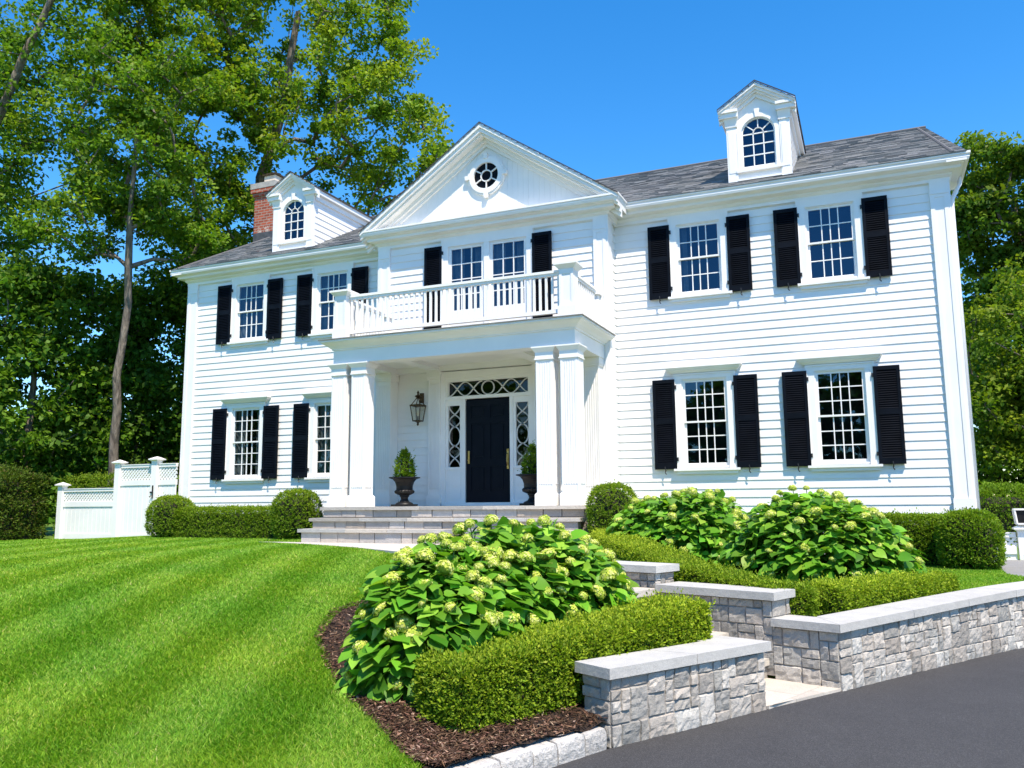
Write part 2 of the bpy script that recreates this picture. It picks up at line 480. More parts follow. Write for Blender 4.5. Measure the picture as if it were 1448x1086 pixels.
# corner boards and bay pilasters
def corner_board(x0, x1, y, z0=ZS, side=0):
    mb = MB()
    mb.box(x0, x1, y-.05, y-.001, z0, 5.97)
    w = .035
    for a, b_ in ((x0, x0+.07), (x1-.07, x1)): mb.box(a, b_, y-.062, y-.05, z0+.27, 5.66)
    mb.box(x0, x1, y-.062, y-.05, 5.66, 5.97)
    mb.box(x0-.012, x1+.012, y-.075, y-.062, 5.72, 5.75)
    mb.box(x0-.02, x1+.02, y-.08, y-.05, z0, z0+.27)
    if side:
        xs = x1 if side > 0 else x0
        mb.box(min(xs, xs+side*.045), max(xs, xs+side*.045), y-.05, y+.26, z0, 5.97)
    return mb.build("corner_board", "white_trim", house)
corner_board(8.83, 9.13, 0, side=1); corner_board(-9.13, -8.83, 0, side=-1)
corner_board(2.46, 2.735, YB, ZS, 1); corner_board(-2.735, -2.46, YB, ZS, -1)

# cornice, gutter
WPATH = [(-9.13,1.0),(-9.13,0),(-2.735,0),(-2.735,YB),(2.735,YB),(2.735,0),(9.13,0),(9.13,1.0)]
mb = MB()
mb.profile([(0,5.955),(.055,5.955),(.055,6.02),(.10,6.06),(.10,6.10),(.24,6.12),(.24,6.18),(.30,6.20),(.30,6.33),(0,6.33)], WPATH)
mb.build("cornice", "white_trim", house)
mb = MB()
GUT = [(.305,6.20),(.36,6.205),(.375,6.25),(.365,6.29),(.392,6.31),(.392,6.352),(.37,6.352),(.37,6.335),(.305,6.335)]
mb.profile(GUT, [(-9.13,1.0),(-9.13,0),(-3.0,0)]); mb.build("gutter", "white_trim", house)
mb = MB(); mb.profile(GUT, [(3.0,0),(9.13,0),(9.13,1.0)]); mb.build("gutter", "white_trim", house)
def downspout(sg):
    mb = MB()
    x = sg*9.40
    mb.tube([(x,.55,6.2),(x,.55,6.05),(sg*9.36,.5,5.98),(sg*9.24,.33,5.72),(sg*9.22,.30,5.6),(sg*9.22,.30,-.6)], .04, 8)
    return mb.build("downspout", "white_trim", house, smooth=True)
downspout(1); downspout(-1)

# main roof with individual shingle tabs
def shingles(mb, p00, p10, p01, p11, rows, tab=.30, base=.20, rnd=None, var=.04):
    """quad slope: p00-p10 eave edge, p01-p11 ridge edge"""
    p00, p10, p01, p11 = map(Vector, (p00, p10, p01, p11))
    nrm = (p10-p00).cross(p01-p00).normalized()
    rnd = rnd or random.Random(5)
    for r_ in range(rows):
        t0, t1 = r_/rows, (r_+1.15)/rows; t1 = min(t1, 1.0)
        a0, b0 = p00.lerp(p01, t0), p10.lerp(p11, t0); a1, b1 = p00.lerp(p01, t1), p10.lerp(p11, t1)
        L = (b0-a0).length; x = -rnd.random()*tab
        while x < L:
            w = tab*rnd.uniform(.55, 1.35); s0, s1 = max(x, 0)/L, min(x+w, L)/L
            if s1 > s0:
                k = base*rnd.uniform(.76, 1.26); col = (k*.98*rnd.uniform(.98,1.02), k, k*1.0*rnd.uniform(.98,1.03))
                up = rnd.uniform(.012, .024)
                q0, q1, q2, q3 = a0.lerp(b0, s0), a0.lerp(b0, s1), a1.lerp(b1, s1), a1.lerp(b1, s0)
                mb.add([q0+nrm*up, q1+nrm*up, q2+nrm*.003, q3+nrm*.003, q0, q1], [(0,1,2,3),(4,5,1,0)], col)
            x += w
ZE, SL = 6.345, .54
def roofz(y): return ZE+SL*(y+.38)
RY = 4.0; ZR = roofz(RY)
mb = MB()
rnd = random.Random(3)
shingles(mb, (-9.46,-.40,ZE-.01), (9.46,-.40,ZE-.01), (-9.2,RY,ZR), (9.16,RY,ZR), 34, .3, rnd=rnd)
mb.add([(9.46,8.4,ZE-.01),(-9.46,8.4,ZE-.01),(-9.2,RY,ZR),(9.16,RY,ZR)], [(0,1,2,3)], (.1,.1,.1))
mb.build("roof", "roof_shingle", house)
mb = MB()
mb.tube([(-9.22,RY,ZR+.005),(9.18,RY,ZR+.005)], .045, 6)
for sg in (-1, 1):
    xe = 9.46 if sg > 0 else -9.46; xr = 9.17 if sg > 0 else -9.21
    mb.tube([(xe-sg*.22,-.38,ZE+.02),(xr-sg*.16,RY,ZR+.012)], .03, 6)
for p in mb.v: pass
mb.c = [(.12,.12,.125)]*len(mb.v)
mb.build("ridge_cap", "roof_shingle", house)
mb = MB()
for sg in (-1, 1):
    xe = 9.455 if sg > 0 else -9.455; xr = 9.155 if sg > 0 else -9.195
    for (ya, yb) in ((-.37, RY), (8.37, RY)):
        za, zb2 = ZE-.02, ZR-.015
        mb.add([(xe,ya,za),(xr,yb,zb2),(xr,yb,zb2-.2),(xe,ya,za-.13),(sg*9.12,ya,za),(sg*9.12,yb,zb2),(sg*9.12,yb,zb2-.2),(sg*9.12,ya,za-.13)],
               [(0,1,2,3),(3,2,6,7),(0,4,5,1),(0,3,7,4),(1,5,6,2)])
mb.build("rake_board", "white_trim", house)

# pediment over the bay
PY = -1.0; PA = 8.43; PHW = 3.08; PZ = 6.345
ps = (PA-PZ)/PHW
mb = MB()
nb = 44
for k in range(nb):                                      # vertical boards of the tympanum
    xa, xb = -2.75+5.5*k/nb, -2.75+5.5*(k+1)/nb; kg = .0012
    za, zb2 = PA-ps*abs(xa)-.30, PA-ps*abs(xb)-.30
    d = .0015 if k % 2 else 0.0
    if min(za, zb2) > 6.30:
        mb.add([(xa+kg,YB-d,6.3),(xb-kg,YB-d,6.3),(xb-kg,YB-d,zb2),(xa+kg,YB-d,za),
                (xa+kg,YB+.02,6.3),(xb-kg,YB+.02,6.3),(xb-kg,YB+.02,zb2),(xa+kg,YB+.02,za)],
               [(0,1,2,3),(0,4,5,1),(1,5,6,2),(0,3,7,4)])
mb.prism([(-2.8,6.25),(2.8,6.25),(0,PA-.2)], YB+.02, YB+.06)
ped = mb.build("pediment", "white_siding", house)
mb = MB()
for sg in (-1, 1):                                       # raking cornice: stacked mouldings
    def rk(off0, off1, y0, y1):
        a = [(0, PA-off0), (sg*PHW, PZ-off0), (sg*PHW, PZ-off1), (0, PA-off1)]
        mb.prism(a, y0, y1)
    rk(.015, .10, PY-.04, 0.5); rk(.10, .19, PY, 0.5); rk(.19, .24, PY+.06, 0.5); rk(.24, .33, YB-.12, YB+.02); rk(.33, .42, YB-.05, YB+.02)
mb.build("rake_cornice", "white_trim", ped)
mb = MB()
for sg in (-1, 1):
    shingles(mb, *( ((-PHW-.03,PY-.06,PZ-.03),(-PHW-.03,2.6,PZ-.03),(0,PY-.06,PA),(0,5.6,PA)) if sg < 0 else ((PHW+.03,2.6,PZ-.03),(PHW+.03,PY-.06,PZ-.03),(0,5.6,PA),(0,PY-.06,PA)) ), 24, .3, rnd=rnd)
    q = sg*(PHW+.03)
    mb.add([(q,PY-.06,PZ-.035),(0,PY-.06,PA-.005),(0,PY-.06,PA+.022),(q,PY-.06,PZ-.005)], [(0,1,2,3)], (.05,.05,.052))
mb.build("pediment_roof", "roof_shingle", house)
# horizontal cornice of the pediment, in front of the bay
mb = MB()
mb.profile([(.301,6.21),(.35,6.22),(.37,6.27),(.36,6.29),(.385,6.31),(.385,6.345),(.301,6.345)], [(-2.735,-.25),(-2.735,YB),(2.735,YB),(2.735,-.25)])
mb.box(-2.9, 2.9, YB-.30, YB, 6.331, 6.36)
mb.build("pediment_cornice", "white_trim", ped)
# round window
RZ = 7.33
def ring(mb, cx, cz, r0, r1, y0, y1, a0=0, a1=2*math.pi, n=32):
    o = []; f = []
    for k in range(n+1):
        a = a0+(a1-a0)*k/n; c, s_ = math.cos(a), math.sin(a)
        o += [(cx+r0*c,y0,cz+r0*s_),(cx+r1*c,y0,cz+r1*s_),(cx+r1*c,y1,cz+r1*s_),(cx+r0*c,y1,cz+r0*s_)]
    for k in range(n):
        b_ = 4*k
        for q in range(4): f.append((b_+q, b_+(q+1)%4, b_+4+(q+1)%4, b_+4+q))
    mb.add(o, f)
mb = MB(); ring(mb, 0, RZ, .30, .41, YB-.07, YB+.01); ring(mb, 0, RZ, .41, .45, YB-.05, YB+.01)
for a in (0, 90, 180, 270):
    c, s_ = math.cos(R(a)), math.sin(R(a))
    mb.obox((.45*c, YB-.045, RZ+.45*s_), (c,0,s_), (0,1,0), (-s_,0,c), .06, .045, .045)
rw = mb.build("round_window", "white_trim", house)
mb = MB(); ring(mb, 0, RZ, .115, .14, YB-.045, YB-.01)
for k in range(6):
    a = R(90+60*k); mb.bar([(.13*math.cos(a), RZ+.13*math.sin(a)), (.305*math.cos(a), RZ+.305*math.sin(a))], .024, YB-.045, YB-.01)
mb.build("muntin", "white_trim", rw)
mb = MB(); mb.add([(.31*math.cos(2*math.pi*k/32), YB-.012, RZ+.31*math.sin(2*math.pi*k/32)) for k in range(32)], [tuple(range(32))])
mb.build("pane", "black_paint", rw)

# ------------------------------------------------------------------ windows
def sash(mb, x0, x1, z0, z1, y0, y1, xs, nr, rail=.042, bot=.05, top=.042, mw=.02):
    mb.box(x0, x0+rail, y0, y1, z0, z1); mb.box(x1-rail, x1, y0, y1, z0, z1)
    mb.box(x0+rail, x1-rail, y0, y1, z0, z0+bot); mb.box(x0+rail, x1-rail, y0, y1, z1-top, z1)
    ga, gb = x0+rail, x1-rail; za, zb2 = z0+bot, z1-top
    for f_ in xs:
        x = ga+(gb-ga)*f_; mb.box(x-mw/2, x+mw/2, y0+.004, y1-.004, za, zb2)
    for k in range(1, nr):
        z = za+(zb2-za)*k/nr; mb.box(ga, gb, y0+.006, y1-.006, z-mw/2, z+mw/2)
def curtain(parent, x0, x1, z0, z1, y, name="curtain", sheer=0):
    n_ = max(6, int((x1-x0)/.02)); o = []; f = []
    for k in range(n_+1):
        x = x0+(x1-x0)*k/n_; yy = y+.022*math.sin(k*1.1)+.008*math.sin(k*2.7)
        o += [(x,yy,z0),(x,yy,z1)]
    for k in range(n_): f.append((2*k,2*k+2,2*k+3,2*k+1))
    mb = MB(); mb.add(o, f); return mb.build(name, "curtain_cloth", parent, smooth=True)
def room(parent, x0, x1, z0, z1, y0, y1):
    mb = MB()
    mb.add([(x0,y0,z0),(x1,y0,z0),(x1,y1,z0),(x0,y1,z0),(x0,y0,z1),(x1,y0,z1),(x1,y1,z1),(x0,y1,z1)],
           [(0,3,2,1),(4,5,6,7),(1,2,6,5),(2,3,7,6),(3,0,4,7)])
    return mb.build("room_interior", "dark_room", parent)
def window(cx, low, curt):
    z0, z1 = LOW if low else UPP
    mb = MB(); y0 = -.052
    a, b_ = cx-HW, cx+HW
    hd = z1+.085 if low else 5.975
    for (p, q) in ((a-.145, a), (b_, b_+.145)):
        mb.box(p, q, y0, .02, z0-.03, hd)
    mb.box(a, b_, y0, .02, z1, hd)
    # back band moulding
    mb.box(a-.165, a-.13, y0-.018, .02, z0-.03, hd); mb.box(b_+.13, b_+.165, y0-.018, .02, z0-.03, hd)
    if low:
        mb.box(a-.165, b_+.165, y0-.018, .0, hd, hd+.03)
        prof = [(0,hd+.03),(.05,hd+.04),(.065,hd+.06),(.10,hd+.085),(.135,hd+.135),(.15,hd+.14),(.15,hd+.165),(0,hd+.175)]
        mb.profile(prof, [(a-.16,0),(a-.16,-.03),(b_+.16,-.03),(b_+.16,0)])
    # jamb liner
    for (p, q) in ((a, a+.02), (b_-.02, b_)): mb.box(p, q, -.03, .11, z0, z1)
    mb.box(a+.02, b_-.02, -.03, .11, z1-.02, z1); mb.box(a+.02, b_-.02, -.03, .11, z0, z0+.02)
    w = mb.build("window", "white_trim", house)
    mb = MB(); mb.box(a-.20, b_+.20, -.11, .02, z0-.075, z0-.03); mb.box(a-.15, b_+.15, -.065, .0, z0-.14, z0-.075)
    mb.build("sill", "white_trim", w)
    zm = (z0+z1)/2+.02; nr = 3 if low else 2; xs = [.30, .5, .70]
    s0, s1 = a+.02, b_-.02
    mb = MB(); sash(mb, s0, s1, zm-.02, z1-.02, -.005, .03, xs, nr, bot=.035, top=.045); mb.build("sash", "white_trim", w)
    mb = MB(); sash(mb, s0, s1, z0+.02, zm+.012, .034, .068, xs, nr, bot=.06, top=.032); mb.build("sash", "white_trim", w)
    for (p, q, y) in ((zm, z1-.03, .012), (z0+.03, zm, .05)):
        mb = MB(); mb.add([(s0+.01,y,p),(s1-.01,y,p),(s1-.01,y,q),(s0+.01,y,q)], [(0,1,2,3)]); mb.build("pane", "window_glass", w)
    for (p, q) in curt: curtain(w, a+(b_-a)*p, a+(b_-a)*q, z0+.01, z1-.01, .16)
    room(w, a-.3, b_+.3, z0-.2, z1+.15, .085, .9)
    return w
def shutter(cx, z0, z1, y, w=.455, louv=True):
    mb = MB(); a, b_ = cx-w/2, cx+w/2; yf, yk = y-.088, y-.045; st = .058
    mb.box(a, a+st, yf, yk, z0, z1); mb.box(b_-st, b_, yf, yk, z0, z1)
    zm = z0+(z1-z0)*.53
    rails = [(z0, z0+.11), (zm-.055, zm+.055), (z1-.075, z1)]
    for p, q in rails: mb.box(a+st, b_-st, yf, yk, p, q)
    mb.box(a+st, b_-st, yk-.008, yk-.004, z0+.1, z1-.07)
    for (p, q) in ((rails[0][1], rails[1][0]), (rails[1][1], rails[2][0])):
        z = p+.018
        while z < q-.012:
            mb.add([(a+st,yf+.004,z-.013),(b_-st,yf+.004,z-.013),(b_-st,yk-.010,z+.019),(a+st,yk-.010,z+.019),
                    (a+st,yf+.004,z-.006),(b_-st,yf+.004,z-.006),(b_-st,yk-.010,z+.026),(a+st,yk-.010,z+.026)],
                   [(0,1,2,3),(4,7,6,5),(0,4,5,1),(2,6,7,3)])
            z += .042
    s_ = mb.build("shutter", "black_paint", house)
    return s_
def shutter_set(cx, z0, z1, y, off=.815, w=.455):
    for sg in (-1, 1):
        s_ = shutter(cx+sg*off, z0, z1, y, w)
        xi = cx+sg*(off-w/2)
        for zz_ in (z0+.16, z1-.2):
            mb = MB(); mb.box(min(xi, xi-sg*.03), max(xi, xi-sg*.03), y-.083, y-.02, zz_, zz_+.075); mb.build("hinge", "hinge_iron", s_)
        mb = MB(); x = cx+sg*(off+.01)
        mb.tube([(x,y-.005,z0-.03),(x,y-.10,z0-.03)], .008, 6); mb.tube([(x-.008,y-.098,z0+.05),(x+.004,y-.10,z0-.02),(x-.006,y-.10,z0-.07),(x+.02,y-.10,z0-.105)], [.012,.012,.010,.012], 6)
        mb.build("shutter_dog", "hinge_iron", s_)
CURT = {(-7.06,0):[(0,.2)],(-4.508,0):[(.0,.22),(.62,1)],(-7.06,1):[(0,.3),(.72,1)],(-4.508,1):[(0,.36)],
        (4.508,0):[(.0,.2)],(7.06,0):[],(4.508,1):[],(7.06,1):[]}
for c in (-7.06, -4.508, 4.508, 7.06):
    window(c, False, CURT[(c,0)]); window(c, True, CURT[(c,1)])
    shutter_set(c, 4.26, 5.825, 0); shutter_set(c, .73, 2.555, 0)
# balcony french window
mb = MB()
for (p, q) in ((-1.09,-.95), (.95,1.09)): mb.box(p, q, YB-.052, YB+.02, 3.5, 5.985)
mb.box(-.95, .95, YB-.052, YB+.02, 5.80, 5.985)
for (p, q) in ((-1.11,-1.07), (1.07,1.11)): mb.box(p, q, YB-.07, YB+.02, 3.5, 5.985)
mb.box(-.065, .065, YB-.045, YB+.06, 3.5, 5.80)
mb.box(-.95, .95, YB-.09, YB+.02, 3.47, 3.53)
fw = mb.build("french_window", "white_trim", house)
for sg in (-1, 1):
    x0, x1 = (.065, .95) if sg > 0 else (-.95, -.065)
    mb = MB(); sash(mb, x0, x1, 3.53, 5.80, YB-.01, YB+.035, [1/3, 2/3], 4, rail=.072, bot=.80, top=.07, mw=.022); mb.build("sash", "white_trim", fw)
    mb = MB(); mb.add([(x0+.05,YB+.012,4.3),(x1-.05,YB+.012,4.3),(x1-.05,YB+.012,5.76),(x0+.05,YB+.012,5.76)], [(0,1,2,3)]); mb.build("pane", "window_glass", fw)
    curtain(fw, x0+.03, x0+.33, 3.6, 5.75, YB+.14); curtain(fw, x1-.30, x1-.03, 3.6, 5.75, YB+.15)
room(fw, -1.1, 1.1, 3.4, 5.9, YB+.06, YB+1.0)
shutter_set(0, 3.62, 5.83, YB, off=1.315, w=.44)

# ------------------------------------------------------------------ dormers
def dormer(cx):
    yf = .06; hw = .615; zb, ze, za = 6.45, 7.95, 8.60; ev = .745
    mb = MB()                                           # front face with an arched opening
    W, ZSP, ZB = .335, 7.56, 6.83
    y0, y1 = yf-.02, yf+.05
    mb.box(cx-hw, cx-W, y0, y1, zb, ze); mb.box(cx+W, cx+hw, y0, y1, zb, ze)
    mb.box(cx-W, cx+W, y0, y1, zb, ZB)
    n_ = 16
    for k in range(n_):
        a0, a1 = math.pi*k/n_, math.pi*(k+1)/n_
        p0, p1 = (cx+W*math.cos(a0), ZSP+W*math.sin(a0)), (cx+W*math.cos(a1), ZSP+W*math.sin(a1))
        mb.add([(p0[0],y0,p0[1]),(p1[0],y0,p1[1]),(p1[0],y0,ze),(p0[0],y0,ze),(p0[0],y1,p0[1]),(p1[0],y1,p1[1])], [(0,1,2,3),(0,4,5,1)])
    mb.add([(cx-hw,y0,ze),(cx+hw,y0,ze),(cx+hw,y0,8.05),(cx,y0,8.52),(cx-hw,y0,8.05)], [(0,1,2,3,4)])
    d = mb.build("dormer", "white_trim", house)
    mb = MB()                                           # side walls with clapboards
    siding(mb, (cx+hw-.01,yf+.03,0), (0,1,0), (1,0,0), 3.2, 6.4, 8.0)
    siding(mb, (cx-hw+.01,yf+3.23,0), (0,-1,0), (-1,0,0), 3.2, 6.4, 8.0)
    mb.build("dormer_side", "white_siding", d)
    mb = MB()                                           # pilasters, sill, archivolt, keystone, cornice
    for sg in (-1, 1):
        x0, x1 = sorted((cx+sg*(hw+.012), cx+sg*(hw-.19)))
        mb.box(x0, x1, yf-.07, yf-.02, 6.5, 7.78)
        mb.box(x0+.03, x1-.03, yf-.078, yf-.07, 6.75, 7.66)
        mb.frustum((x0+x1)/2, yf-.045, 7.74, 7.78, .118, .125, .045, .05)
        mb.frustum((x0+x1)/2, yf-.045, 7.78, 7.93, .11, .14, .035, .07)
        xo = cx+sg*ev; xi = cx+sg*(hw-.24)
        xa, xb = sorted((xo, xi))
        mb.prism([(xa,7.93),(xb,7.93),(xb,8.03),(xa,8.03)], yf-.16, yf-.02)
        mb.prism([(xa,8.03),(xb,8.03),(xb,8.09),(xa,8.09)], yf-.20, yf-.02)
        mb.box(*sorted((cx+sg*ev, cx+sg*(hw-.02))), yf-.10, 3.4, 7.957, 8.082)       # side eave
        mb.box(*sorted((cx+sg*(hw+.05), cx+sg*(hw-.01))), yf-.02, 3.4, 7.82, 7.95)
        s_ = (8.57-8.09)/(ev+.02)
        for (o0, o1, ya) in ((.0,.06,yf-.22), (.06,.12,yf-.18), (.12,.165,yf-.13), (.165,.25,yf-.07)):
            e = cx+sg*(ev+.02)
            mb.prism([(cx,8.57-o0),(e,8.09-o0),(e,8.09-o1),(cx,8.57-o1)], ya, yf+.0)
    mb.box(cx-hw+.18, cx+hw-.18, yf-.10, yf-.02, 6.56, 6.60)
    ring(mb, cx, ZSP, W, W+.085, yf-.06, yf-.019, 0, math.pi, 20)
    ring(mb, cx, ZSP, W+.085, W+.11, yf-.045, yf-.019, 0, math.pi, 20)
    for sg in (-1, 1):
        mb.box(*sorted((cx+sg*W, cx+sg*(W+.085))), yf-.06, yf-.019, 6.80, ZSP)
    mb.prism([(cx-.035,ZSP+W-.01),(cx+.035,ZSP+W-.01),(cx+.055,ZSP+W+.17),(cx-.055,ZSP+W+.17)], yf-.085, yf-.019)
    mb.box(cx-W-.12, cx+W+.12, yf-.09, yf-.019, 6.745, 6.80)
    mb.build("dormer_trim", "white_trim", d)
    mb = MB()                                           # window bars
    yb0, yb1 = yf-.005, yf+.025; rr = W-.028
    ring(mb, cx, ZSP, rr, W+.005, yb0-.01, yb1, 0, math.pi, 20)
    for sg in (-1, 1): mb.box(*sorted((cx+sg*rr, cx+sg*(W+.005))), yb0-.01, yb1, ZB, ZSP)
    mb.box(cx-rr, cx+rr, yb0-.01, yb1, ZB, ZB+.04)
    for k in range(1, 4):
        z = ZB+.04+(ZSP-ZB-.04)*k/3; mb.box(cx-rr, cx+rr, yb0, yb1, z-.012, z+.012)
    for sg in (-1, 1): mb.box(cx+sg*rr/3-.011, cx+sg*rr/3+.011, yb0+.002, yb1, ZB, ZSP)
    arcp = [(cx+rr/3*math.cos(math.pi*k/10), ZSP+.10*math.sin(math.pi*k/10)+.02*math.sin(math.pi*k/10)) for k in range(11)]
    mb.bar(arcp, .022, yb0, yb1)
    for a in (40, 90, 140):
        c, s_ = math.cos(R(a)), math.sin(R(a)); mb.bar([(cx+.12*c, ZSP+.115*s_), (cx+rr*1.02*c, ZSP+rr*1.02*s_)], .02, yb0+.001, yb1-.001)
    mb.build("dormer_sash", "white_trim", d)
    mb = MB(); o = [(cx-W,yf+.012,ZB),(cx+W,yf+.012,ZB)]+[(cx+W*math.cos(math.pi*k/16),yf+.012,ZSP+W*math.sin(math.pi*k/16)) for k in range(17)]
    mb.add(o, [tuple(range(len(o)))]); mb.build("pane", "window_glass", d)
    room(d, cx-.5, cx+.5, 6.75, 8.05, yf+.055, yf+.9)
    if cx < 0: curtain(d, cx-.32, cx-.17, 6.84, 7.7, yf+.12)
    mb = MB()                                           # gable roof of the dormer
    yb = 3.9
    for sg in (-1, 1):
        e = cx+sg*(ev+.03)
        qa, qb = ((e,yf-.24,8.085),(e,3.1,8.085)) if sg < 0 else ((e,3.1,8.085),(e,yf-.24,8.085))
        qc, qd = ((cx,yf-.24,8.585),(cx,yb,8.585)) if sg < 0 else ((cx,yb,8.585),(cx,yf-.24,8.585))
        shingles(mb, qa, qb, qc, qd, 6, .3, rnd=rnd, base=.10)
        mb.add([(e,yf-.24,8.085),(cx,yf-.24,8.585),(cx,yf-.24,8.615),(e,yf-.24,8.115)], [(0,1,2,3)], (.04,.04,.042))
        mb.add([(e,yf-.24,8.07),(e,3.1,8.07),(e,3.1,8.11),(e,yf-.24,8.11)], [(0,1,2,3)], (.04,.04,.042))
    mb.build("dormer_roof", "roof_shingle", d)
dormer(5.80); dormer(-5.80)

# ------------------------------------------------------------------ chimney
mb = MB(); cx0, cx1, cy0, cy1 = -9.72, -8.98, 3.1, 4.0
mb.box(cx0, cx1, cy0, cy1, -1.0, 9.62)
mb.box(cx0-.05, cx1+.05, cy0-.05, cy1+.05, 9.621, 9.72); mb.box(cx0-.09, cx1+.09, cy0-.09, cy1+.09, 9.721, 9.85)
ch = mb.build("chimney", "brick", house)
mb = MB(); mb.box(cx0-.10, cx1+.10, cy0-.10, cy1+.10, 9.852, 10.03); mb.frustum((cx0+cx1)/2, (cy0+cy1)/2, 10.03, 10.09, .45, .36, .5, .42)
mb.build("chimney_cap", "concrete", ch)
mb = MB(); mb.box(-9.55, -9.13, 3.32, 3.78, 10.085, 10.36); mb.build("chimney_pot", "clay_pot", ch)
mb = MB(); mb.box(-9.60, -9.08, 3.27, 3.83, 10.362, 10.41); mb.frustum(-9.34, 3.55, 10.41, 10.46, .24, .2); mb.build("chimney_lid", "bronze", ch)
mb = MB(); mb.box(cx0-.0, cx1+.012, cy0-.012, cy1+.01, 8.05, 8.44); mb.build("flashing", "lead_flashing", ch)

# ------------------------------------------------------------------ porch
CY = -2.40
def column(cx, cy=CY, half=False, parent=house, name="column"):
    mb = MB(); s_ = .162
    mb.box(cx-s_, cx+s_, cy-s_, cy+s_, .262, 2.72)
    fl = .118; k = 5
    for face in range(4):
        for i in range(k+1):                               # raised fillets between flutes
            t = -fl+2*fl*i/k; w = .012
            z0, z1 = .42, 2.66
            if face == 0: mb.box(cx+t-w, cx+t+w, cy-s_-.012, cy-s_, z0, z1)
            elif face == 1: mb.box(cx+t-w, cx+t+w, cy+s_, cy+s_+.012, z0, z1)
            elif face == 2: mb.box(cx-s_-.012, cx-s_, cy+t-w, cy+t+w, z0, z1)
            else: mb.box(cx+s_, cx+s_+.012, cy+t-w, cy+t+w, z0, z1)
    for face in range(4):                                  # plain borders
        for (z0, z1) in ((.262, .42), (2.66, 2.72)):
            e = s_+.0119
        for t0, t1 in ((-s_, -fl-.012), (fl+.012, s_)):
            if face == 0: mb.box(cx+t0, cx+t1, cy-s_-.0122, cy-s_, .262, 2.72)
            elif face == 1: mb.box(cx+t0, cx+t1, cy+s_, cy+s_+.0122, .262, 2.72)
            elif face == 2: mb.box(cx-s_-.0122, cx-s_, cy+t0, cy+t1, .262, 2.72)
            else: mb.box(cx+s_, cx+s_+.0122, cy+t0, cy+t1, .262, 2.72)
    c = mb.build(name, "white_trim", parent)
    mb = MB(); mb.box(cx-.203, cx+.203, cy-.203, cy+.203, .032, .225); mb.frustum(cx, cy, .225, .2615, .203, .178); mb.build("plinth", "white_trim", c)
    mb = MB(); mb.box(cx-.192, cx+.192, cy-.192, cy+.192, 2.7205, 2.742); mb.box(cx-.178, cx+.178, cy-.178, cy+.178, 2.742, 2.862)
    mb.frustum(cx, cy, 2.862, 2.94, .182, .232); mb.box(cx-.236, cx+.236, cy-.236, cy+.236, 2.94, 2.966)
    mb.build("capital", "white_trim", c)
    return c
for x in (-2.515, -2.03, 2.03, 2.515): column(x)
def pilaster(x0, x1, y0, y1, name="pilaster"):
    mb = MB(); mb.box(x0, x1, y0, y1, .262, 2.80)
    k = 6
    for i in range(k+1):
        t = x0+.05+(x1-x0-.10)*i/k; mb.box(t-.011, t+.011, y0-.012, y0, .40, 2.70)
    mb.box(x0, x0+.025, y0-.0122, y0, .262, 2.8); mb.box(x1-.025, x1, y0-.0122, y0, .262, 2.8)
    p = mb.build(name, "white_trim", house)
    mb = MB(); mb.box(x0-.025, x1+.025, y0-.04, y1, .032, .2615); mb.build("plinth", "white_trim", p)
    mb = MB(); mb.box(x0-.02, x1+.02, y0-.03, y1, 2.8005, 2.84); mb.box(x0-.03, x1+.03, y0-.05, y1, 2.84, 2.97); mb.build("capital", "white_trim", p)
pilaster(2.22, 2.60, -.99, YB-.023); pilaster(-2.60, -2.22, -.99, YB-.023)
pilaster(-1.40, -1.11, -.75, YB-.023); pilaster(1.11, 1.40, -.75, YB-.023)
# entablature: beams, frieze and crown
mb = MB()
mb.box(-2.645, 2.645, -2.575, -2.235, 2.968, 3.27)
mb.box(2.20, 2.645, -2.235, YB-.024, 2.972, 3.27); mb.box(-2.645, -2.20, -2.235, YB-.024, 2.972, 3.27)
mb.box(-2.20, 2.20, -.80, YB-.024, 2.972, 3.09)
for x in (-1.25, 1.25): mb.box(x-.14, x+.14, -2.235, -.80, 3.0, 3.09)
EPATH = [(-2.645,YB),(-2.645,-2.575),(2.645,-2.575),(2.645,YB)]
mb.profile([(0,3.245),(.025,3.25),(.03,3.28),(.05,3.29),(.09,3.33),(.14,3.36),(.185,3.385),(.19,3.40),(.215,3.405),(.215,3.44),(0,3.44)], EPATH)
ent = mb.build("entablature", "white_trim", house)
mb = MB(); mb.profile([(-.3,3.441),(.235,3.441),(.235,3.462),(-.3,3.475)], EPATH)
mb.box(-2.4, 2.4, -2.35, YB-.024, 3.441, 3.48); mb.build("balcony_deck", "grey_metal_edge", house)
mb = MB(); mb.box(-2.2, 2.2, -2.235, -.80, 3.09, 3.12); mb.build("porch_ceiling", "white_trim", house)
# balustrade
mb = MB(); BYY = -2.44; BX = 2.50
mb.box(-BX+.14, BX-.14, BYY-.055, BYY+.055, 4.375, 4.425); mb.box(-BX+.14, BX-.14, BYY-.035, BYY+.035, 4.325, 4.375)
mb.box(-BX+.14, BX-.14, BYY-.04, BYY+.04, 3.60, 3.67)
for sg in (-1, 1):
    x = sg*BX
    mb.box(x-.055, x+.055, BYY+.14, -.84, 4.375, 4.425); mb.box(x-.035, x+.035, BYY+.14, -.84, 4.325, 4.375); mb.box(x-.04, x+.04, BYY+.14, -.84, 3.60, 3.67)
bal = mb.build("balustrade", "white_trim", house)
nbal = 38
for k in range(nbal):
    x = -BX+.14+(2*BX-.28)*(k+.5)/nbal
    mb = MB(); mb.box(x-.021, x+.021, BYY-.021, BYY+.021, 3.67, 4.325); mb.build("baluster", "white_trim", bal)
for sg in (-1, 1):
    for k in range(12):
        y = BYY+.17+(1.40)*(k+.5)/12
        mb = MB(); x = sg*BX; mb.box(x-.021, x+.021, y-.021, y+.021, 3.67, 4.325); mb.build("baluster", "white_trim", bal)
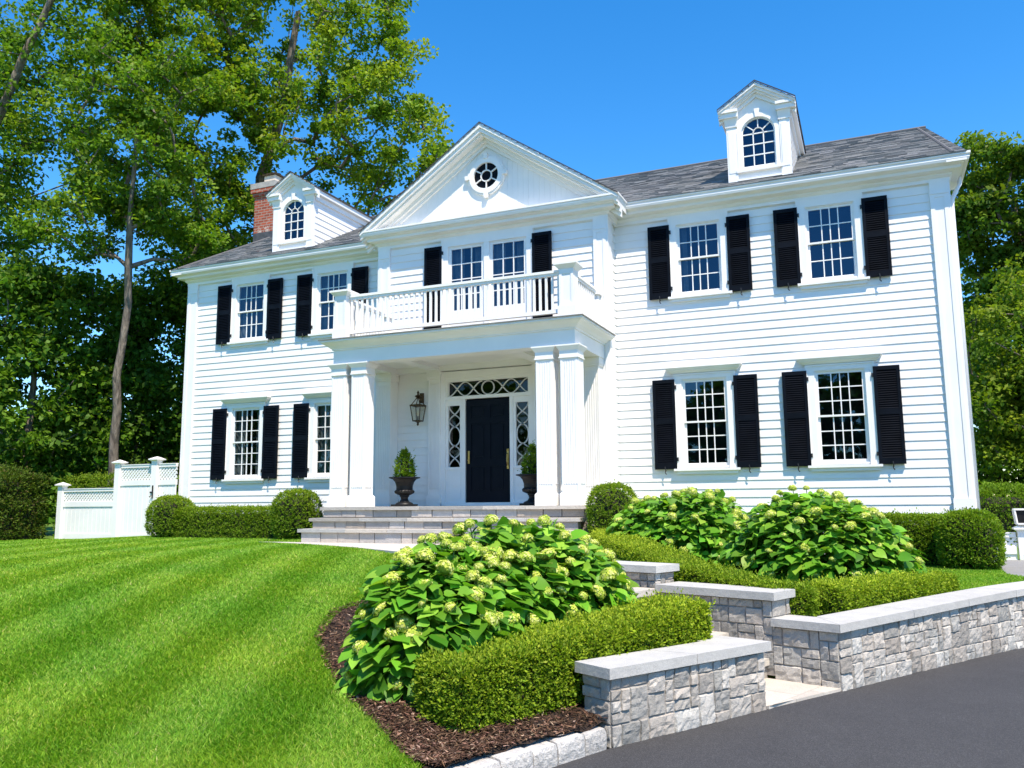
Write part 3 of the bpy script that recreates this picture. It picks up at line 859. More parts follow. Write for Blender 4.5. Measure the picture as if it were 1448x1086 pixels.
for (x, y, h) in ((-BX,BYY,1), (BX,BYY,1), (-BX,-.76,0), (BX,-.76,0)):
    mb = MB(); s_ = .14 if h else .08; zt = 4.40 if h else 4.30
    mb.box(x-s_, x+s_, y-s_, y+s_, 3.70, zt); mb.box(x-s_-.03, x+s_+.03, y-s_-.03, y+s_+.03, 3.476, 3.70)
    if h:
        for (a0, a1) in ((-s_, -s_+.05), (s_-.05, s_)): mb.box(x+a0, x+a1, y-s_-.012, y-s_, 3.70, zt)
        mb.box(x-s_+.05, x+s_-.05, y-s_-.012, y-s_, 3.70, 3.76); mb.box(x-s_+.05, x+s_-.05, y-s_-.012, y-s_, zt-.09, zt)
        mb.frustum(x, y, zt, zt+.08, s_+.005, s_+.075); mb.box(x-s_-.085, x+s_+.085, y-s_-.085, y+s_+.085, zt+.08, zt+.12); mb.frustum(x, y, zt+.12, zt+.165, s_+.06, .03)
    else:
        mb.box(x-s_-.04, x+s_+.04, y-s_-.04, y+s_+.04, zt, zt+.06)
    mb.build("post", "white_trim", bal)

# ------------------------------------------------------------------ entrance
yd = YB
mb = MB()
for sg in (-1, 1):
    mb.box(*sorted((sg*1.11, sg*1.0)), yd-.06, yd+.02, .032, 2.80)              # outer casing
    mb.box(*sorted((sg*.60, sg*.525)), yd-.045, yd+.05, .10, 2.33)               # door mullions
    x0, x1 = sorted((sg*.60, sg*1.0))
    mb.box(x0, x1, yd-.02, yd+.05, .10, .86)                                    # panel under sidelight
    mb.box(x0+.05, x1-.05, yd-.032, yd-.02, .17, .40); mb.box(x0+.05, x1-.05, yd-.032, yd-.02, .45, .74)
    mb.box(x0, x1, yd-.04, yd+.05, .80, .86)
    mb.box(x0, x0+.058, yd-.021, yd+.05, .86, 2.33); mb.box(x1-.058, x1, yd-.021, yd+.05, .86, 2.33)
    mb.box(x0+.058, x1-.058, yd-.021, yd+.05, 2.20, 2.33)
mb.box(-1.0, 1.0, yd-.05, yd+.05, 2.33, 2.40)
mb.box(-1.0, -.95, yd-.04, yd+.05, 2.40, 2.72); mb.box(.95, 1.0, yd-.04, yd+.05, 2.40, 2.72); mb.box(-1.0, 1.0, yd-.045, yd+.05, 2.72, 2.80)
mb.box(-1.11, 1.11, yd-.075, yd+.02, 2.80, 2.95)
mb.box(-1.05, 1.05, yd-.12, yd+.05, .032, .10)                                 # threshold
sur = mb.build("door_surround", "white_trim", house)
mb = MB(); mb.box(-.525, .525, yd+.02, yd+.06, .10, 2.30)
fd = None
for sg in (-1, 1):
    mb.box(*sorted((sg*.525, sg*.40)), yd+.004, yd+.02, .10, 2.30)
mb.box(-.055, .055, yd+.004, yd+.02, .10, 2.30)
for z0, z1 in ((.10,.33), (.86,1.02), (1.78,1.90), (2.17,2.30)):
    for x0, x1 in ((-.40,-.055), (.055,.40)): mb.box(x0, x1, yd+.004, yd+.02, z0, z1)
for z0, z1 in ((.33,.86), (1.02,1.78), (1.90,2.17)):
    for x0, x1 in ((-.40,-.055), (.055,.40)): mb.box(x0+.05, x1-.05, yd+.008, yd+.02, z0+.05, z1-.05)
fd = mb.build("front_door", "door_paint", house)
mb = MB(); mb.box(.44, .485, yd-.008, yd+.004, .80, 1.22); mb.tube([(.462,yd-.005,1.12),(.462,yd-.055,1.10),(.462,yd-.06,.95),(.462,yd-.02,.87)], .011, 8); mb.lathe([(.02,0),(.02,.02),(.0,.03)], .462, yd-.02, 1.18, 10)
mb.build("handle", "brass", fd)
mb = MB(); mb.box(-.475, -.435, yd-.006, yd+.004, .93, 1.20); mb.tube([(-.455,yd,1.0),(-.455,yd-.05,1.0),(-.41,yd-.055,1.0)], .01, 8); mb.build("handle", "brass", fd)
mb = MB(); mb.box(-.40, -.36, yd, yd+.003, 1.0, 1.02)
zig = [(1.0,1),(.86,0),(.755,1),(.65,0)]
def sl_curves(x0, x1, z0, z1):
    cx = (x0+x1)/2; hw = (x1-x0)/2-.008; H = z1-z0; out = []
    def sm(fr0, a0, fr1, a1, sg):
        pts = []
        for k in range(9):
            t = k/8; s_ = math.sin(t*math.pi/2) if a1 > a0 else 1-math.cos((1-t)*0+t*math.pi/2)
            a = a0+(a1-a0)*(math.sin(t*math.pi/2) if a1 > a0 else 1-math.cos(t*math.pi/2))
            pts.append((cx+sg*hw*a, z0+H*(fr0+(fr1-fr0)*t)))
        return pts
    for sg in (-1, 1):
        for seq in (((1,1),(.86,0)), ((.86,0),(.755,1)), ((.755,1),(.65,0)), ((.35,0),(.245,1)), ((.245,1),(.14,0)), ((.14,0),(0,1))):
            (f0, a0), (f1, a1) = seq; out.append(sm(f0, a0, f1, a1, sg))
    out.append([(cx+hw*math.cos(2*math.pi*k/24), z0+H*(.5+.155*math.sin(2*math.pi*k/24))) for k in range(25)])
    return out
for sg in (-1, 1):
    x0, x1 = (.658, .942) if sg > 0 else (-.942, -.658)
    mb = MB(); mb.add([(x0,yd+.03,.86),(x1,yd+.03,.86),(x1,yd+.03,2.20),(x0,yd+.03,2.20)], [(0,1,2,3)]); sl = mb.build("sidelight", "door_glass", house)
    mb = MB()
    for c in sl_curves(x0, x1, .87, 2.19): mb.bar(c, .022, yd+.0, yd+.026)
    mb.build("tracery", "white_trim", sl)
mb = MB(); mb.add([(-.95,yd+.03,2.40),(.95,yd+.03,2.40),(.95,yd+.03,2.72),(-.95,yd+.03,2.72)], [(0,1,2,3)]); tr = mb.build("transom_window", "door_glass", house)
mb = MB(); hz = .15; zc = 2.56
mb.bar([(.145*math.cos(2*math.pi*k/24), zc+.145*math.sin(2*math.pi*k/24)) for k in range(25)], .024, yd+.0, yd+.026)
for sg in (-1, 1):
    for up in (-1, 1):
        mb.bar([(sg*(.145+.8*t), zc+up*hz*math.cos(t*math.pi*2.0)*(1 if True else 0)) for t in [k/24 for k in range(25)]], .022, yd+.001, yd+.025)
    mb.bar([(sg*.945,2.41),(sg*.945,2.71)], .02, yd, yd+.026)
mb.build("tracery", "white_trim", tr)
mb = MB(); mb.add([(-1.1,yd+.07,.03),(1.1,yd+.07,.03),(1.1,yd+.9,.03),(-1.1,yd+.9,.03),(-1.1,yd+.07,2.8),(1.1,yd+.07,2.8),(1.1,yd+.9,2.8),(-1.1,yd+.9,2.8)],
                  [(0,3,2,1),(4,5,6,7),(1,2,6,5),(2,3,7,6),(3,0,4,7)]); mb.build("hall_interior", "dark_room", house)
# small side canopy on the right gable wall
mb = MB(); mb.profile([(0,3.05),(.16,3.07),(.20,3.12),(.20,3.18),(0,3.30)], [(9.13,1.2),(9.131,1.2),(9.131,3.2)], True)
mb.build("side_canopy", "white_trim", house)

# ------------------------------------------------------------------ front steps
st = thing("front_steps", "grey stone steps of three risers below the porch columns", "steps", (0, -3.0, -.6))
def slabrow(mb, x0, x1, y0, y1, z0, z1, n_, rr, base=(.40,.37,.345), gap=.006):
    xs = [x0]+sorted(x0+(x1-x0)*(k+rr.uniform(-.25,.25))/n_ for k in range(1, n_))+[x1]
    for a, b_ in zip(xs[:-1], xs[1:]):
        k = rr.uniform(.72, 1.22); w = rr.uniform(-.02, .03)
        mb.box(a+gap/2, b_-gap/2, y0-rr.uniform(0,.018), y1, z0, z1, (base[0]*k+w, base[1]*k, base[2]*k-w))
rr = random.Random(11)
for i, (yf, zt) in enumerate(((-2.80,.03), (-3.15,-.18), (-3.50,-.38))):
    yb = YB-.03 if i == 0 else yf+.42
    zb = zt-.20 if i < 2 else -.72
    mb = MB(); slabrow(mb, -2.72, 2.88, yf-.03, yb, zt-.062, zt, 5, rr, (.46,.44,.41)); mb.build("tread", "step_stone", st)
    mb = MB(); slabrow(mb, -2.66, 2.83, yf+.02, yf+.2, zb+.005, zt-.064, 13, rr, (.46,.42,.385), .016); mb.build("riser", "step_stone", st)
mb = MB(); mb.box(-2.64, 2.81, -2.6, YB-.03, -.8, -.04); mb.box(-2.64, 2.81, -3.3, -2.6, -.8, -.42); mb.build("step_core", "mortar", st)
mb = MB()
mb.hprism([(-3.75,-3.42),(-2.2,-3.97),(-.6,-4.80),(1.2,-6.0),(3.0,-7.4),(4.50,-8.85),(4.86,-7.92),(3.6,-6.2),(3.3,-4.6),(3.3,-3.4)], -.72, -.632, (.56,.52,.47))
tag(mb.build("front_walk", "paver_stone"), "pale stone walk in front of the porch steps", kind="structure")
# ------------------------------------------------------------------ lantern, urns
def lantern():
    x, y = -1.60, -.86
    t = thing("wall_lantern", "dark bronze glazed lantern on the porch wall left of the front door", "lantern", (x, y, 1.77))
    mb = MB()
    def rect(z, s_): return [(x-s_,y-s_,z),(x+s_,y-s_,z),(x+s_,y+s_,z),(x-s_,y+s_,z)]
    zb, zt = 1.885, 2.225; sb, stp = .082, .125
    for a, b_ in zip(rect(zb, sb), rect(zt, stp)): mb.tube([a, b_], .011, 6)
    for z, s_ in ((zb, sb), (zt, stp)):
        q = rect(z, s_)
        for a, b_ in zip(q, q[1:]+q[:1]): mb.tube([a, b_], .013 if z == zb else .018, 6)
    for a in rect(zt, stp-.01): mb.tube([a, (x+(a[0]-x)*.2, y+(a[1]-y)*.2, 2.385)], .010, 6)
    mb.lathe([(.03,0),(.035,.02),(.055,.04),(.075,.055),(.06,.075),(.022,.09),(.018,.12),(.03,.135),(.012,.17),(.0,.19)], x, y, 2.375, 12)
    mb.lathe([(.0,0),(.012,.01),(.03,.04),(.016,.06),(.03,.075),(.082,.10),(.082,.115)], x, y, 1.775, 12)
    mb.tube([(x,y,1.88),(x,y,1.99)], .016, 8)
    mb.tube([(x,y+.0,2.40),(x,y+.1,2.45),(x,YB-.02,2.43)], .012, 6); mb.box(x-.05, x+.05, YB-.05, YB-.022, 2.30, 2.52)
    mb.build("frame", "bronze", t)
    mb = MB()
    b0, b1 = rect(zb, sb-.004), rect(zt, stp-.004)
    for i in range(4): j = (i+1) % 4; mb.add([b0[i], b0[j], b1[j], b1[i]], [(0,1,2,3)])
    mb.build("glass", "lantern_glass", t)
    mb = MB(); mb.lathe([(.010,0),(.022,.02),(.026,.05),(.018,.09),(.0,.13)], x, y, 1.992, 12); mb.build("bulb", "candle_bulb", t, smooth=True)
lantern()
def urn(x, y, label):
    t = thing("urn_planter", label, "planter", (x, y, .032), "black urns beside the front door")
    mb = MB()
    def fl(z, th): return .05*abs(math.sin(th*11)) if .24 < z < .335 else 0.0
    mb.box(x-.20, x+.20, y-.20, y+.20, .033, .075)
    mb.lathe([(.185,.043),(.17,.07),(.10,.10),(.072,.15),(.08,.19),(.10,.205),(.10,.225),(.135,.24),(.19,.27),(.20,.31),(.185,.335),(.17,.345),(.172,.42),(.20,.50),(.245,.555),(.30,.575),(.325,.58),(.325,.60),(.29,.60),(.25,.57),(.0,.56)], x, y, .032, 44, fl)
    return mb.build("bowl", "iron", t, smooth=False)
urn(-1.43, -1.70, "black iron urn standing left of the door below the lantern")
urn(1.43, -1.70, "black iron urn standing right of the door, half hidden by a column")

# ------------------------------------------------------------------ foliage helpers
def unit(a): return a/np.maximum(np.linalg.norm(a, axis=1, keepdims=True), 1e-9)
def kites(C, D, N, L, W):
    D = unit(D); S = unit(np.cross(D, N)); L = np.asarray(L)[:,None]; W = np.asarray(W)[:,None]
    up = unit(np.cross(S, D))
    V = np.stack([C-D*L*.5, C+S*W*.5+D*L*.05+up*W*.12, C+D*L*.5, C-S*W*.5+D*L*.05+up*W*.12], 1).reshape(-1, 3)
    Fc = np.arange(len(V)).reshape(-1, 4)
    return V, Fc
def pick(n, cols, wts, jit=.18):
    cols = np.array(cols); w = np.array(wts, float); w /= w.sum()
    c = cols[rng.choice(len(cols), n, p=w)]
    return np.clip(c*(1+rng.normal(0, jit, (n,1)))*(1+rng.normal(0, .06, (n,3))), .002, 1)
def sprigs(S, O, m, reach, L, W, cols, wts, tipc=None, tipf=None):
    """m small leaves round each sprig stem"""
    n = len(S); O = unit(O); reach = reach*np.where(rng.uniform(0, 1, n) < .05, 1.9, 1.0)[:,None]
    t = rng.uniform(.1, 1, (n, m)); rv = rng.normal(0, 1, (n, m, 3))
    C = S[:,None]+O[:,None]*(t*reach)[...,None]+rv*reach[...,None]*.22
    D = O[:,None]*.75+unit(rv.reshape(-1,3)).reshape(n,m,3)*.75
    N = O[:,None]*.6+rng.normal(0, .42, (n,m,3))+np.array((.12,-.12,.55))
    C, D, N = (a.reshape(-1,3) for a in (C, D, N))
    k = n*m
    V, Fc = kites(C, D, N, L*rng.uniform(.7,1.25,k), W*rng.uniform(.7,1.25,k))
    col = pick(k, cols, wts)
    if tipc is not None:
        f = np.clip(tipf[:,None]*(t**1.5), 0, 1).reshape(-1,1)
        f = f*rng.uniform(.3,1,(k,1)); col = col*(1-f)+np.array(tipc)*f*rng.uniform(.8,1.2,(k,1))
    return V, Fc, np.repeat(col, 4, 0)
BOXG = [(.125,.235,.012), (.185,.305,.014), (.08,.165,.011)]
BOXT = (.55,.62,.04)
def lump(P, s=3.0, ph=0.0):
    return (np.sin(P[:,0]*s+ph)+np.sin(P[:,1]*s*1.13+1.3+ph)+np.sin(P[:,2]*s*1.7+.7)+np.sin((P[:,0]+P[:,1])*s*2.1+ph))/4
def hedge(name, label, path, width, zb, zt, n, leaf=.026, tip=.8, p=6, cols=BOXG, wts=(3,2,3), reach=.05, rough=.025, group=None, tipc=BOXT, m=6):
    """clipped hedge following a plan path; zb, zt: bottom and top heights per path point"""
    P = np.array(path, float); seg = np.hypot(*np.diff(P, axis=0).T); cum = np.r_[0, np.cumsum(seg)]; L = cum[-1]
    def at(s, arr): return np.interp(s, cum, arr)
    zb = np.full(len(P), zb) if np.isscalar(zb) else np.array(zb, float)
    zt = np.full(len(P), zt) if np.isscalar(zt) else np.array(zt, float)
    tx = np.gradient(P[:,0], cum); ty = np.gradient(P[:,1], cum)
    def frame(s):
        x, y = at(s, P[:,0]), at(s, P[:,1]); dx, dy = at(s, tx), at(s, ty); q = np.hypot(dx, dy)
        return x, y, dx/q, dy/q
    def surf(s, phi, k=1.0):
        x, y, dx, dy = frame(s); c, sn = np.cos(phi), np.sin(phi)
        rr = 1/(np.abs(c)**p+np.abs(sn)**p)**(1/p)
        a = rr*c*width/2*k; h = rr*sn
        z = at(s, zb)+(at(s, zt)-at(s, zb))*np.clip(h, 0, 1)*(k if np.isscalar(k) else k)
        return np.stack([x+dy*a, y-dx*a, z], 1), np.stack([dy*np.sign(c)*np.abs(c)**(p-1), -dx*np.sign(c)*np.abs(c)**(p-1), np.abs(sn)**(p-1)+.05], 1)
    H = float((zt-zb).mean()); per = 2*H+width; ncap = int(n*(2*width*H)/(L*per+2*width*H)); ns = n-ncap
    # sample evenly along the perimeter
    w_ = rng.uniform(0, per, ns); phi = np.where(w_ < H, np.arctan2(w_/H, 1), np.where(w_ < H+width, np.arctan2(1, 1-2*(w_-H)/width), np.arctan2((per-w_)/H, -1)))
    s = rng.uniform(0, L, ns); S1, O1 = surf(s, phi)
    e = rng.integers(0, 2, ncap); sc = np.where(e == 0, 0, L); x, y, dx, dy = frame(sc)
    a = rng.uniform(-.48, .48, ncap)*width; h = rng.uniform(.02, .97, ncap); sg = np.where(e == 0, -1, 1)
    bulge = .07*(1-(2*a/width)**4)*(1-np.abs(2*h-1)**4)
    S2 = np.stack([x+dy*a+dx*sg*bulge, y-dx*a+dy*sg*bulge, at(sc, zb)+(at(sc, zt)-at(sc, zb))*h], 1)
    O2 = np.stack([dx*sg+dy*a*.5, dy*sg-dx*a*.5, np.full(ncap, .15)+.4*(h > .85)], 1)
    S = np.r_[S1, S2]; O = unit(np.r_[O1, O2])
    S = S+O*(lump(S, 5)*rough+rng.normal(0, rough*.5, len(S)))[:,None]-O*reach*.6
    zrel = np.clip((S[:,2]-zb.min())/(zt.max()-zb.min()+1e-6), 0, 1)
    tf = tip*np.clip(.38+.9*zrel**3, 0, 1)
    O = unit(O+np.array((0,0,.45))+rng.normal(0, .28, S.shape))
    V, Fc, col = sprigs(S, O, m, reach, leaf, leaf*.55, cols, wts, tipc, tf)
    org = (float(P[:,0].mean()), float(P[:,1].mean()), float(zb.min()))
    root = thing(name, label, "hedge", org, group)
    np_mesh("foliage", V, Fc, "box_leaf", root, col)
    ss = np.linspace(.03, L-.03, max(3, int(L/.12))); ph = np.linspace(0, math.pi, 13); o = []; f = []
    for i, s_ in enumerate(ss):
        k = .84 if 0 < i < len(ss)-1 else .7
        q, _ = surf(np.full(13, s_), ph, k); o += [tuple(v) for v in q]
    for i in range(len(ss)-1):
        for j in range(12): f.append((i*13+j, i*13+j+1, (i+1)*13+j+1, (i+1)*13+j))
    f += [tuple(range(13)), tuple(range(len(ss)*13-1, (len(ss)-1)*13-1, -1))]
    mb = MB(); mb.add(o, f); mb.build("inner_core", "hedge_core", root)
    return root
def ball_shrub(name, label, c, rx, h, n, p=2.6, leaf=.03, tip=.6, cat="shrub", cols=BOXG, wts=(3,1.6,3), reach=.05, cone=False, group=None, tipc=BOXT, m=6, rough=.03):
    d = unit(rng.normal(0, 1, (n, 3)))
    if cone:
        hh = rng.uniform(0, 1, n)**1.3; th = rng.uniform(0, 2*math.pi, n)
        prof = np.interp(hh, [0,.12,.35,.6,.8,.93,1], [.72,.98,1,.78,.42,.26,.06])
        prof = prof*(1+.10*np.sin(th*4+hh*9))
        S = np.stack([np.cos(th)*prof*rx, np.sin(th)*prof*rx, hh*h], 1); O = np.stack([np.cos(th), np.sin(th), .3+hh], 1)
    else:
        rr = 1/(np.abs(d)**p).sum(1)**(1/p)
        S = d*rr[:,None]*np.array((rx, rx, h/2))+np.array((0,0,h/2)); O = d*np.array((1,1,rx/(h/2)))
        q = 1+.0*S[:,2]
        S[:,:2] *= (1-.12*np.clip(.25-S[:,2]/h, 0, 1)/.25)[:,None]
    O = unit(O); S = S+np.array(c)
    S = S+O*(lump(S, 7)*rough+rng.normal(0, rough*.4, n))[:,None]-O*reach*.6
    zrel = np.clip((S[:,2]-c[2])/h, 0, 1)
    O = unit(O+np.array((0,0,.35))+rng.normal(0, .3, S.shape))
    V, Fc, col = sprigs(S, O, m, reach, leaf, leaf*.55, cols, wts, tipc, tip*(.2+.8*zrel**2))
    root = thing(name, label, cat, tuple(c), group)
    np_mesh("foliage", V, Fc, "box_leaf", root, col)
    mb = MB()
    if cone: mb.lathe([(rx*.5*max(.05, np.interp(k/8, [0,.35,.6,.8,1],[.7,1,.75,.4,.02])), h*k/8*.9) for k in range(9)], *c, n=10)
    else:
        pr = []
        for k in range(11):
            a = -math.pi/2+math.pi*k/10; cc, ss = math.cos(a), math.sin(a); r_ = 1/(abs(cc)**p+abs(ss)**p)**(1/p)
            pr.append((max(.01, cc*r_*rx*.82), h/2+ss*r_*h/2*.84))
        mb.lathe(pr, *c, n=18)
    mb.build("inner_core", "hedge_core", root)
    return root

# ------------------------------------------------------------------ hedges and clipped shrubs
def gz(x, y): return float(g0(np.array([x]), np.array([y]))[0])
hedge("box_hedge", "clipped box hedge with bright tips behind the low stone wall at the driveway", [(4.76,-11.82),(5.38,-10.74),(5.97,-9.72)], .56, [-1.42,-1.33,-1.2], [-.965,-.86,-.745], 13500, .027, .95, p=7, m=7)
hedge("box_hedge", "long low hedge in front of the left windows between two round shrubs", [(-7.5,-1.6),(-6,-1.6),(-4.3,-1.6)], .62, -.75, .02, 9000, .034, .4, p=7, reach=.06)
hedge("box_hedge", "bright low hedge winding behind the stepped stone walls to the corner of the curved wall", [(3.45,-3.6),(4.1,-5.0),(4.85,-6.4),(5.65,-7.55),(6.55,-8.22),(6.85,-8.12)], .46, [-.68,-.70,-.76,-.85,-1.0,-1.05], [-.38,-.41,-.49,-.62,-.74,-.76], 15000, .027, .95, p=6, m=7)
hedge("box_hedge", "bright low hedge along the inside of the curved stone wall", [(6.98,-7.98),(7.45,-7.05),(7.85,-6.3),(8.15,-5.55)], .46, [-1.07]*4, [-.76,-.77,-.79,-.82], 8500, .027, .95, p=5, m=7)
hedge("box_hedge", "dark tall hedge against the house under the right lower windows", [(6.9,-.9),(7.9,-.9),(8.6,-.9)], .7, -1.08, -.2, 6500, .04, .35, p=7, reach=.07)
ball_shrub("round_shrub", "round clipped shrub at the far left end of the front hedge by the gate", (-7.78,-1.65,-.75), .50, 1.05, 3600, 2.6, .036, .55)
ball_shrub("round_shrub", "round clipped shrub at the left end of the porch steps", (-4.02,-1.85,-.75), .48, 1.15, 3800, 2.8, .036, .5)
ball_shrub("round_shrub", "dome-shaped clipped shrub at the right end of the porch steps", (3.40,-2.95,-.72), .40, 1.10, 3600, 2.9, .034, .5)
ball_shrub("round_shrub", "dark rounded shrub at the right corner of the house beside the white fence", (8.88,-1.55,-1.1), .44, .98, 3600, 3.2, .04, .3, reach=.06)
for x, lb in ((-1.43, "small cone-shaped evergreen growing in the urn left of the door"), (1.43, "small cone-shaped evergreen growing in the urn behind the right columns")):
    ball_shrub("topiary", lb, (x,-1.70,.585), .20, .62, 420, leaf=.05, reach=.07, cone=True, tip=.35, m=6, rough=.012)

# ------------------------------------------------------------------ hydrangeas
_mid = [(0,0,0),(.25,0,-.03),(.5,0,-.03),(.75,0,-.05),(1,0,-.13)]
_rim = [(-.06,.16,.01),(.10,.35,.04),(.34,.42,.05),(.60,.33,.03),(.82,.16,-.03)]
LT = np.array(_mid+_rim+[(a, -b_, c) for a, b_, c in _rim], float)
LF = []
for o_ in (5, 10):
    q = [(0,o_,o_+1),(0,o_+1,1),(1,o_+1,o_+2),(1,o_+2,2),(2,o_+2,o_+3),(2,o_+3,3),(3,o_+3,o_+4),(3,o_+4,4)]
    LF += q if o_ == 10 else [(a, c, b_) for a, b_, c in q]
LF = np.array(LF)
def leaves(C, X, N, size, template=LT, tris=LF):
    X = unit(X); Y = unit(np.cross(N, X)); Z = np.cross(X, Y); k = len(template)
    T = template[None]*np.asarray(size)[:,None,None]
    V = C[:,None]+T[...,0:1]*X[:,None]+T[...,1:2]*Y[:,None]+T[...,2:3]*Z[:,None]
    Fc = tris[None]+(np.arange(len(C))*k)[:,None,None]
    return V.reshape(-1,3), Fc.reshape(-1,3), k
def flower_mesh(i, r_, cream=0.0):
    V0 = []; n_ = 130
    k = np.arange(n_); ph = math.pi*(3-5**.5)*k; ct = 1-1.55*(k+.5)/n_; stt = np.sqrt(1-ct**2)
    d = np.stack([stt*np.cos(ph), stt*np.sin(ph), ct], 1)
    rad = r_*(1+rng.normal(0, .07, n_)); C = d*rad[:,None]*np.array((1,1,.82))
    X = unit(np.cross(d, rng.normal(0,1,(n_,3)))); N = d+rng.normal(0, .28, d.shape)
    Y = unit(np.cross(N, X)); s_ = r_*.17*rng.uniform(.7,1.3,(n_,1))
    V = np.stack([C-X*s_, C-Y*s_, C+X*s_, C+Y*s_], 1).reshape(-1,3)
    base = np.array([(.58,.64,.10),(.46,.58,.07),(.70,.72,.24)]); col = base[rng.integers(0,3,n_)]*(1+rng.normal(0,.1,(n_,1)))
    col = col*(1-cream)+np.array((.75,.74,.55))*cream
    V2 = []; F2 = []; nb = 8
    core = MB(); core.lathe([(.001,-.55*r_),(r_*.6,-.4*r_),(r_*.9,0),(r_*.75,r_*.5),(r_*.35,r_*.75),(.001,r_*.8)], 0, 0, 0, 10)
    nv = len(V); cv = np.array(core.v); q = [f for f in core.f if len(f) == 4]
    Vt = np.r_[V, cv]; Ft = np.r_[np.arange(nv).reshape(-1,4), np.array(q)+nv]
    ct_ = np.r_[np.repeat(col,4,0), np.tile(np.array((.30,.42,.06)), (len(cv),1))]
    o = np_mesh("flower_head", Vt, Ft, "flower_petal", None, np.clip(ct_,0,1))
    me = o.data; bpy.data.objects.remove(o); return me
FLOW = [flower_mesh(i, .075) for i in range(4)]; FCREAM = flower_mesh(9, .08, .7)
def hydrangea(label, c, rx, ry, h, nleaf, nflow, size, seed, cream=False, side=.35):
    r_ = np.random.default_rng(seed)
    root = thing("hydrangea_bush", label, "hydrangea", tuple(c))
    d = unit(r_.normal(0, 1, (nleaf*2, 3))); d = d[d[:,2] > -.12][:nleaf]; n = len(d)
    lay = 1-.36*r_.uniform(0, 1, n)**1.5
    pw = 2.25; rad = 1/(np.abs(d)**pw).sum(1)**(1/pw)
    lumpy = 1+.05*np.sin(d[:,0]*5+seed)+.05*np.sin(d[:,1]*6+2*seed)
    C = d*(rad*lay*lumpy)[:,None]*np.array((rx, ry, h*.93)); C[:,2] = np.maximum(C[:,2], .02)
    C += np.array(c)
    O = unit(d*np.array((1/rx, 1/ry, 1/h)))
    hor = O.copy(); hor[:,2] = 0
    X = unit(hor+r_.normal(0, .8, O.shape)*np.array((1,1,.35)))+O*.12; sd = (1-np.clip(d[:,2],0,1))[:,None]; X = X-np.array((0,0,1.0))*(.08+.5*sd)
    N = O*(.45+.6*sd)+np.array((.1,-.1,1.0))*(1-.4*sd)+r_.normal(0, .38, O.shape)
    sz = size*r_.uniform(.4, 1.2, n)
    V, Fc, k = leaves(C, X, N, sz)
    col = pick(n, [(.105,.27,.02),(.155,.35,.026),(.07,.20,.016),(.25,.45,.045)], (3,3,1.5,1.8), .14)
    np_mesh("foliage", V, Fc, "hydrangea_leaf", root, np.repeat(col, k, 0), smooth=True)
    mb = MB()
    fd_ = unit(r_.normal(0, 1, (nflow*40, 3)))
    fd_ = fd_[(fd_[:,2] > side) | ((fd_[:,2] > -.02) & (r_.uniform(0,1,len(fd_)) < .18))]
    sel = []
    for q in fd_:
        if all(np.linalg.norm((q-w)) > 1.25/math.sqrt(nflow) for w in sel): sel.append(q)
        if len(sel) >= nflow: break
    for i, q in enumerate(sel):
        rad = 1/(abs(q[0])**pw+abs(q[1])**pw+abs(q[2])**pw)**(1/pw)
        lm = 1+.05*math.sin(q[0]*5+seed)+.05*math.sin(q[1]*6+2*seed)
        p = np.array((q[0]*rx, q[1]*ry, q[2]*h))*rad*lm*r_.uniform(.94, 1.01); p[2] = max(p[2], .15)
        ob = bpy.data.objects.new("flower_head", FCREAM if (cream and i == 5) else FLOW[i % 4]); COL.objects.link(ob)
        ob.location = (p[0]+c[0], p[1]+c[1], p[2]+c[2]); attach(ob, root)
        s_ = r_.uniform(.5, 1.05); ob.scale = (s_, s_, s_*r_.uniform(.85,1.05))
        ob.rotation_euler = (r_.normal(0,.25)-q[1]*.5, r_.normal(0,.25)+q[0]*.5, r_.uniform(0,6.28))
        b_ = np.array((q[0]*rx*.25, q[1]*ry*.25, .05))
        mid = (b_+p)/2+np.array((0,0,.12*h))
        mb.tube([tuple(b_+np.array(c)), tuple(mid*.6+p*.4+np.array(c)), tuple(p+np.array(c))], [.008,.006,.005], 5)
    mb.build("stem", "stem_green", root)
    return root
noisy("stem_green", (.05,.10,.02), (.10,.17,.04), 8, .6)
hydrangea("large hydrangea at the lawn edge nearest the driveway, lime flower heads over big leaves", (4.34,-10.90,-1.32), .68, .80, 1.13, 3500, 92, .155, 3, side=.1)
hydrangea("large hydrangea behind the clipped box hedge, one cream flower among its lime heads", (4.70,-9.66,-1.20), .88, .90, 1.10, 3600, 92, .155, 8, cream=True, side=.1)
hydrangea("hydrangea in the middle of the near cluster, between the lawn-edge plant and the cream-flowered one", (4.40,-10.15,-1.22), .78, .78, 1.13, 2600, 66, .155, 33, side=.25)
hydrangea("hydrangea bush against the house beside the dome shrub right of the steps", (4.85,-4.35,-.80), 1.08, 1.0, 1.10, 4200, 70, .155, 12, side=.2)
hydrangea("wide hydrangea bush under the right windows, behind the corner of the low hedges", (6.78,-5.35,-1.02), 1.22, 1.18, 1.24, 5400, 90, .155, 21, side=.2)

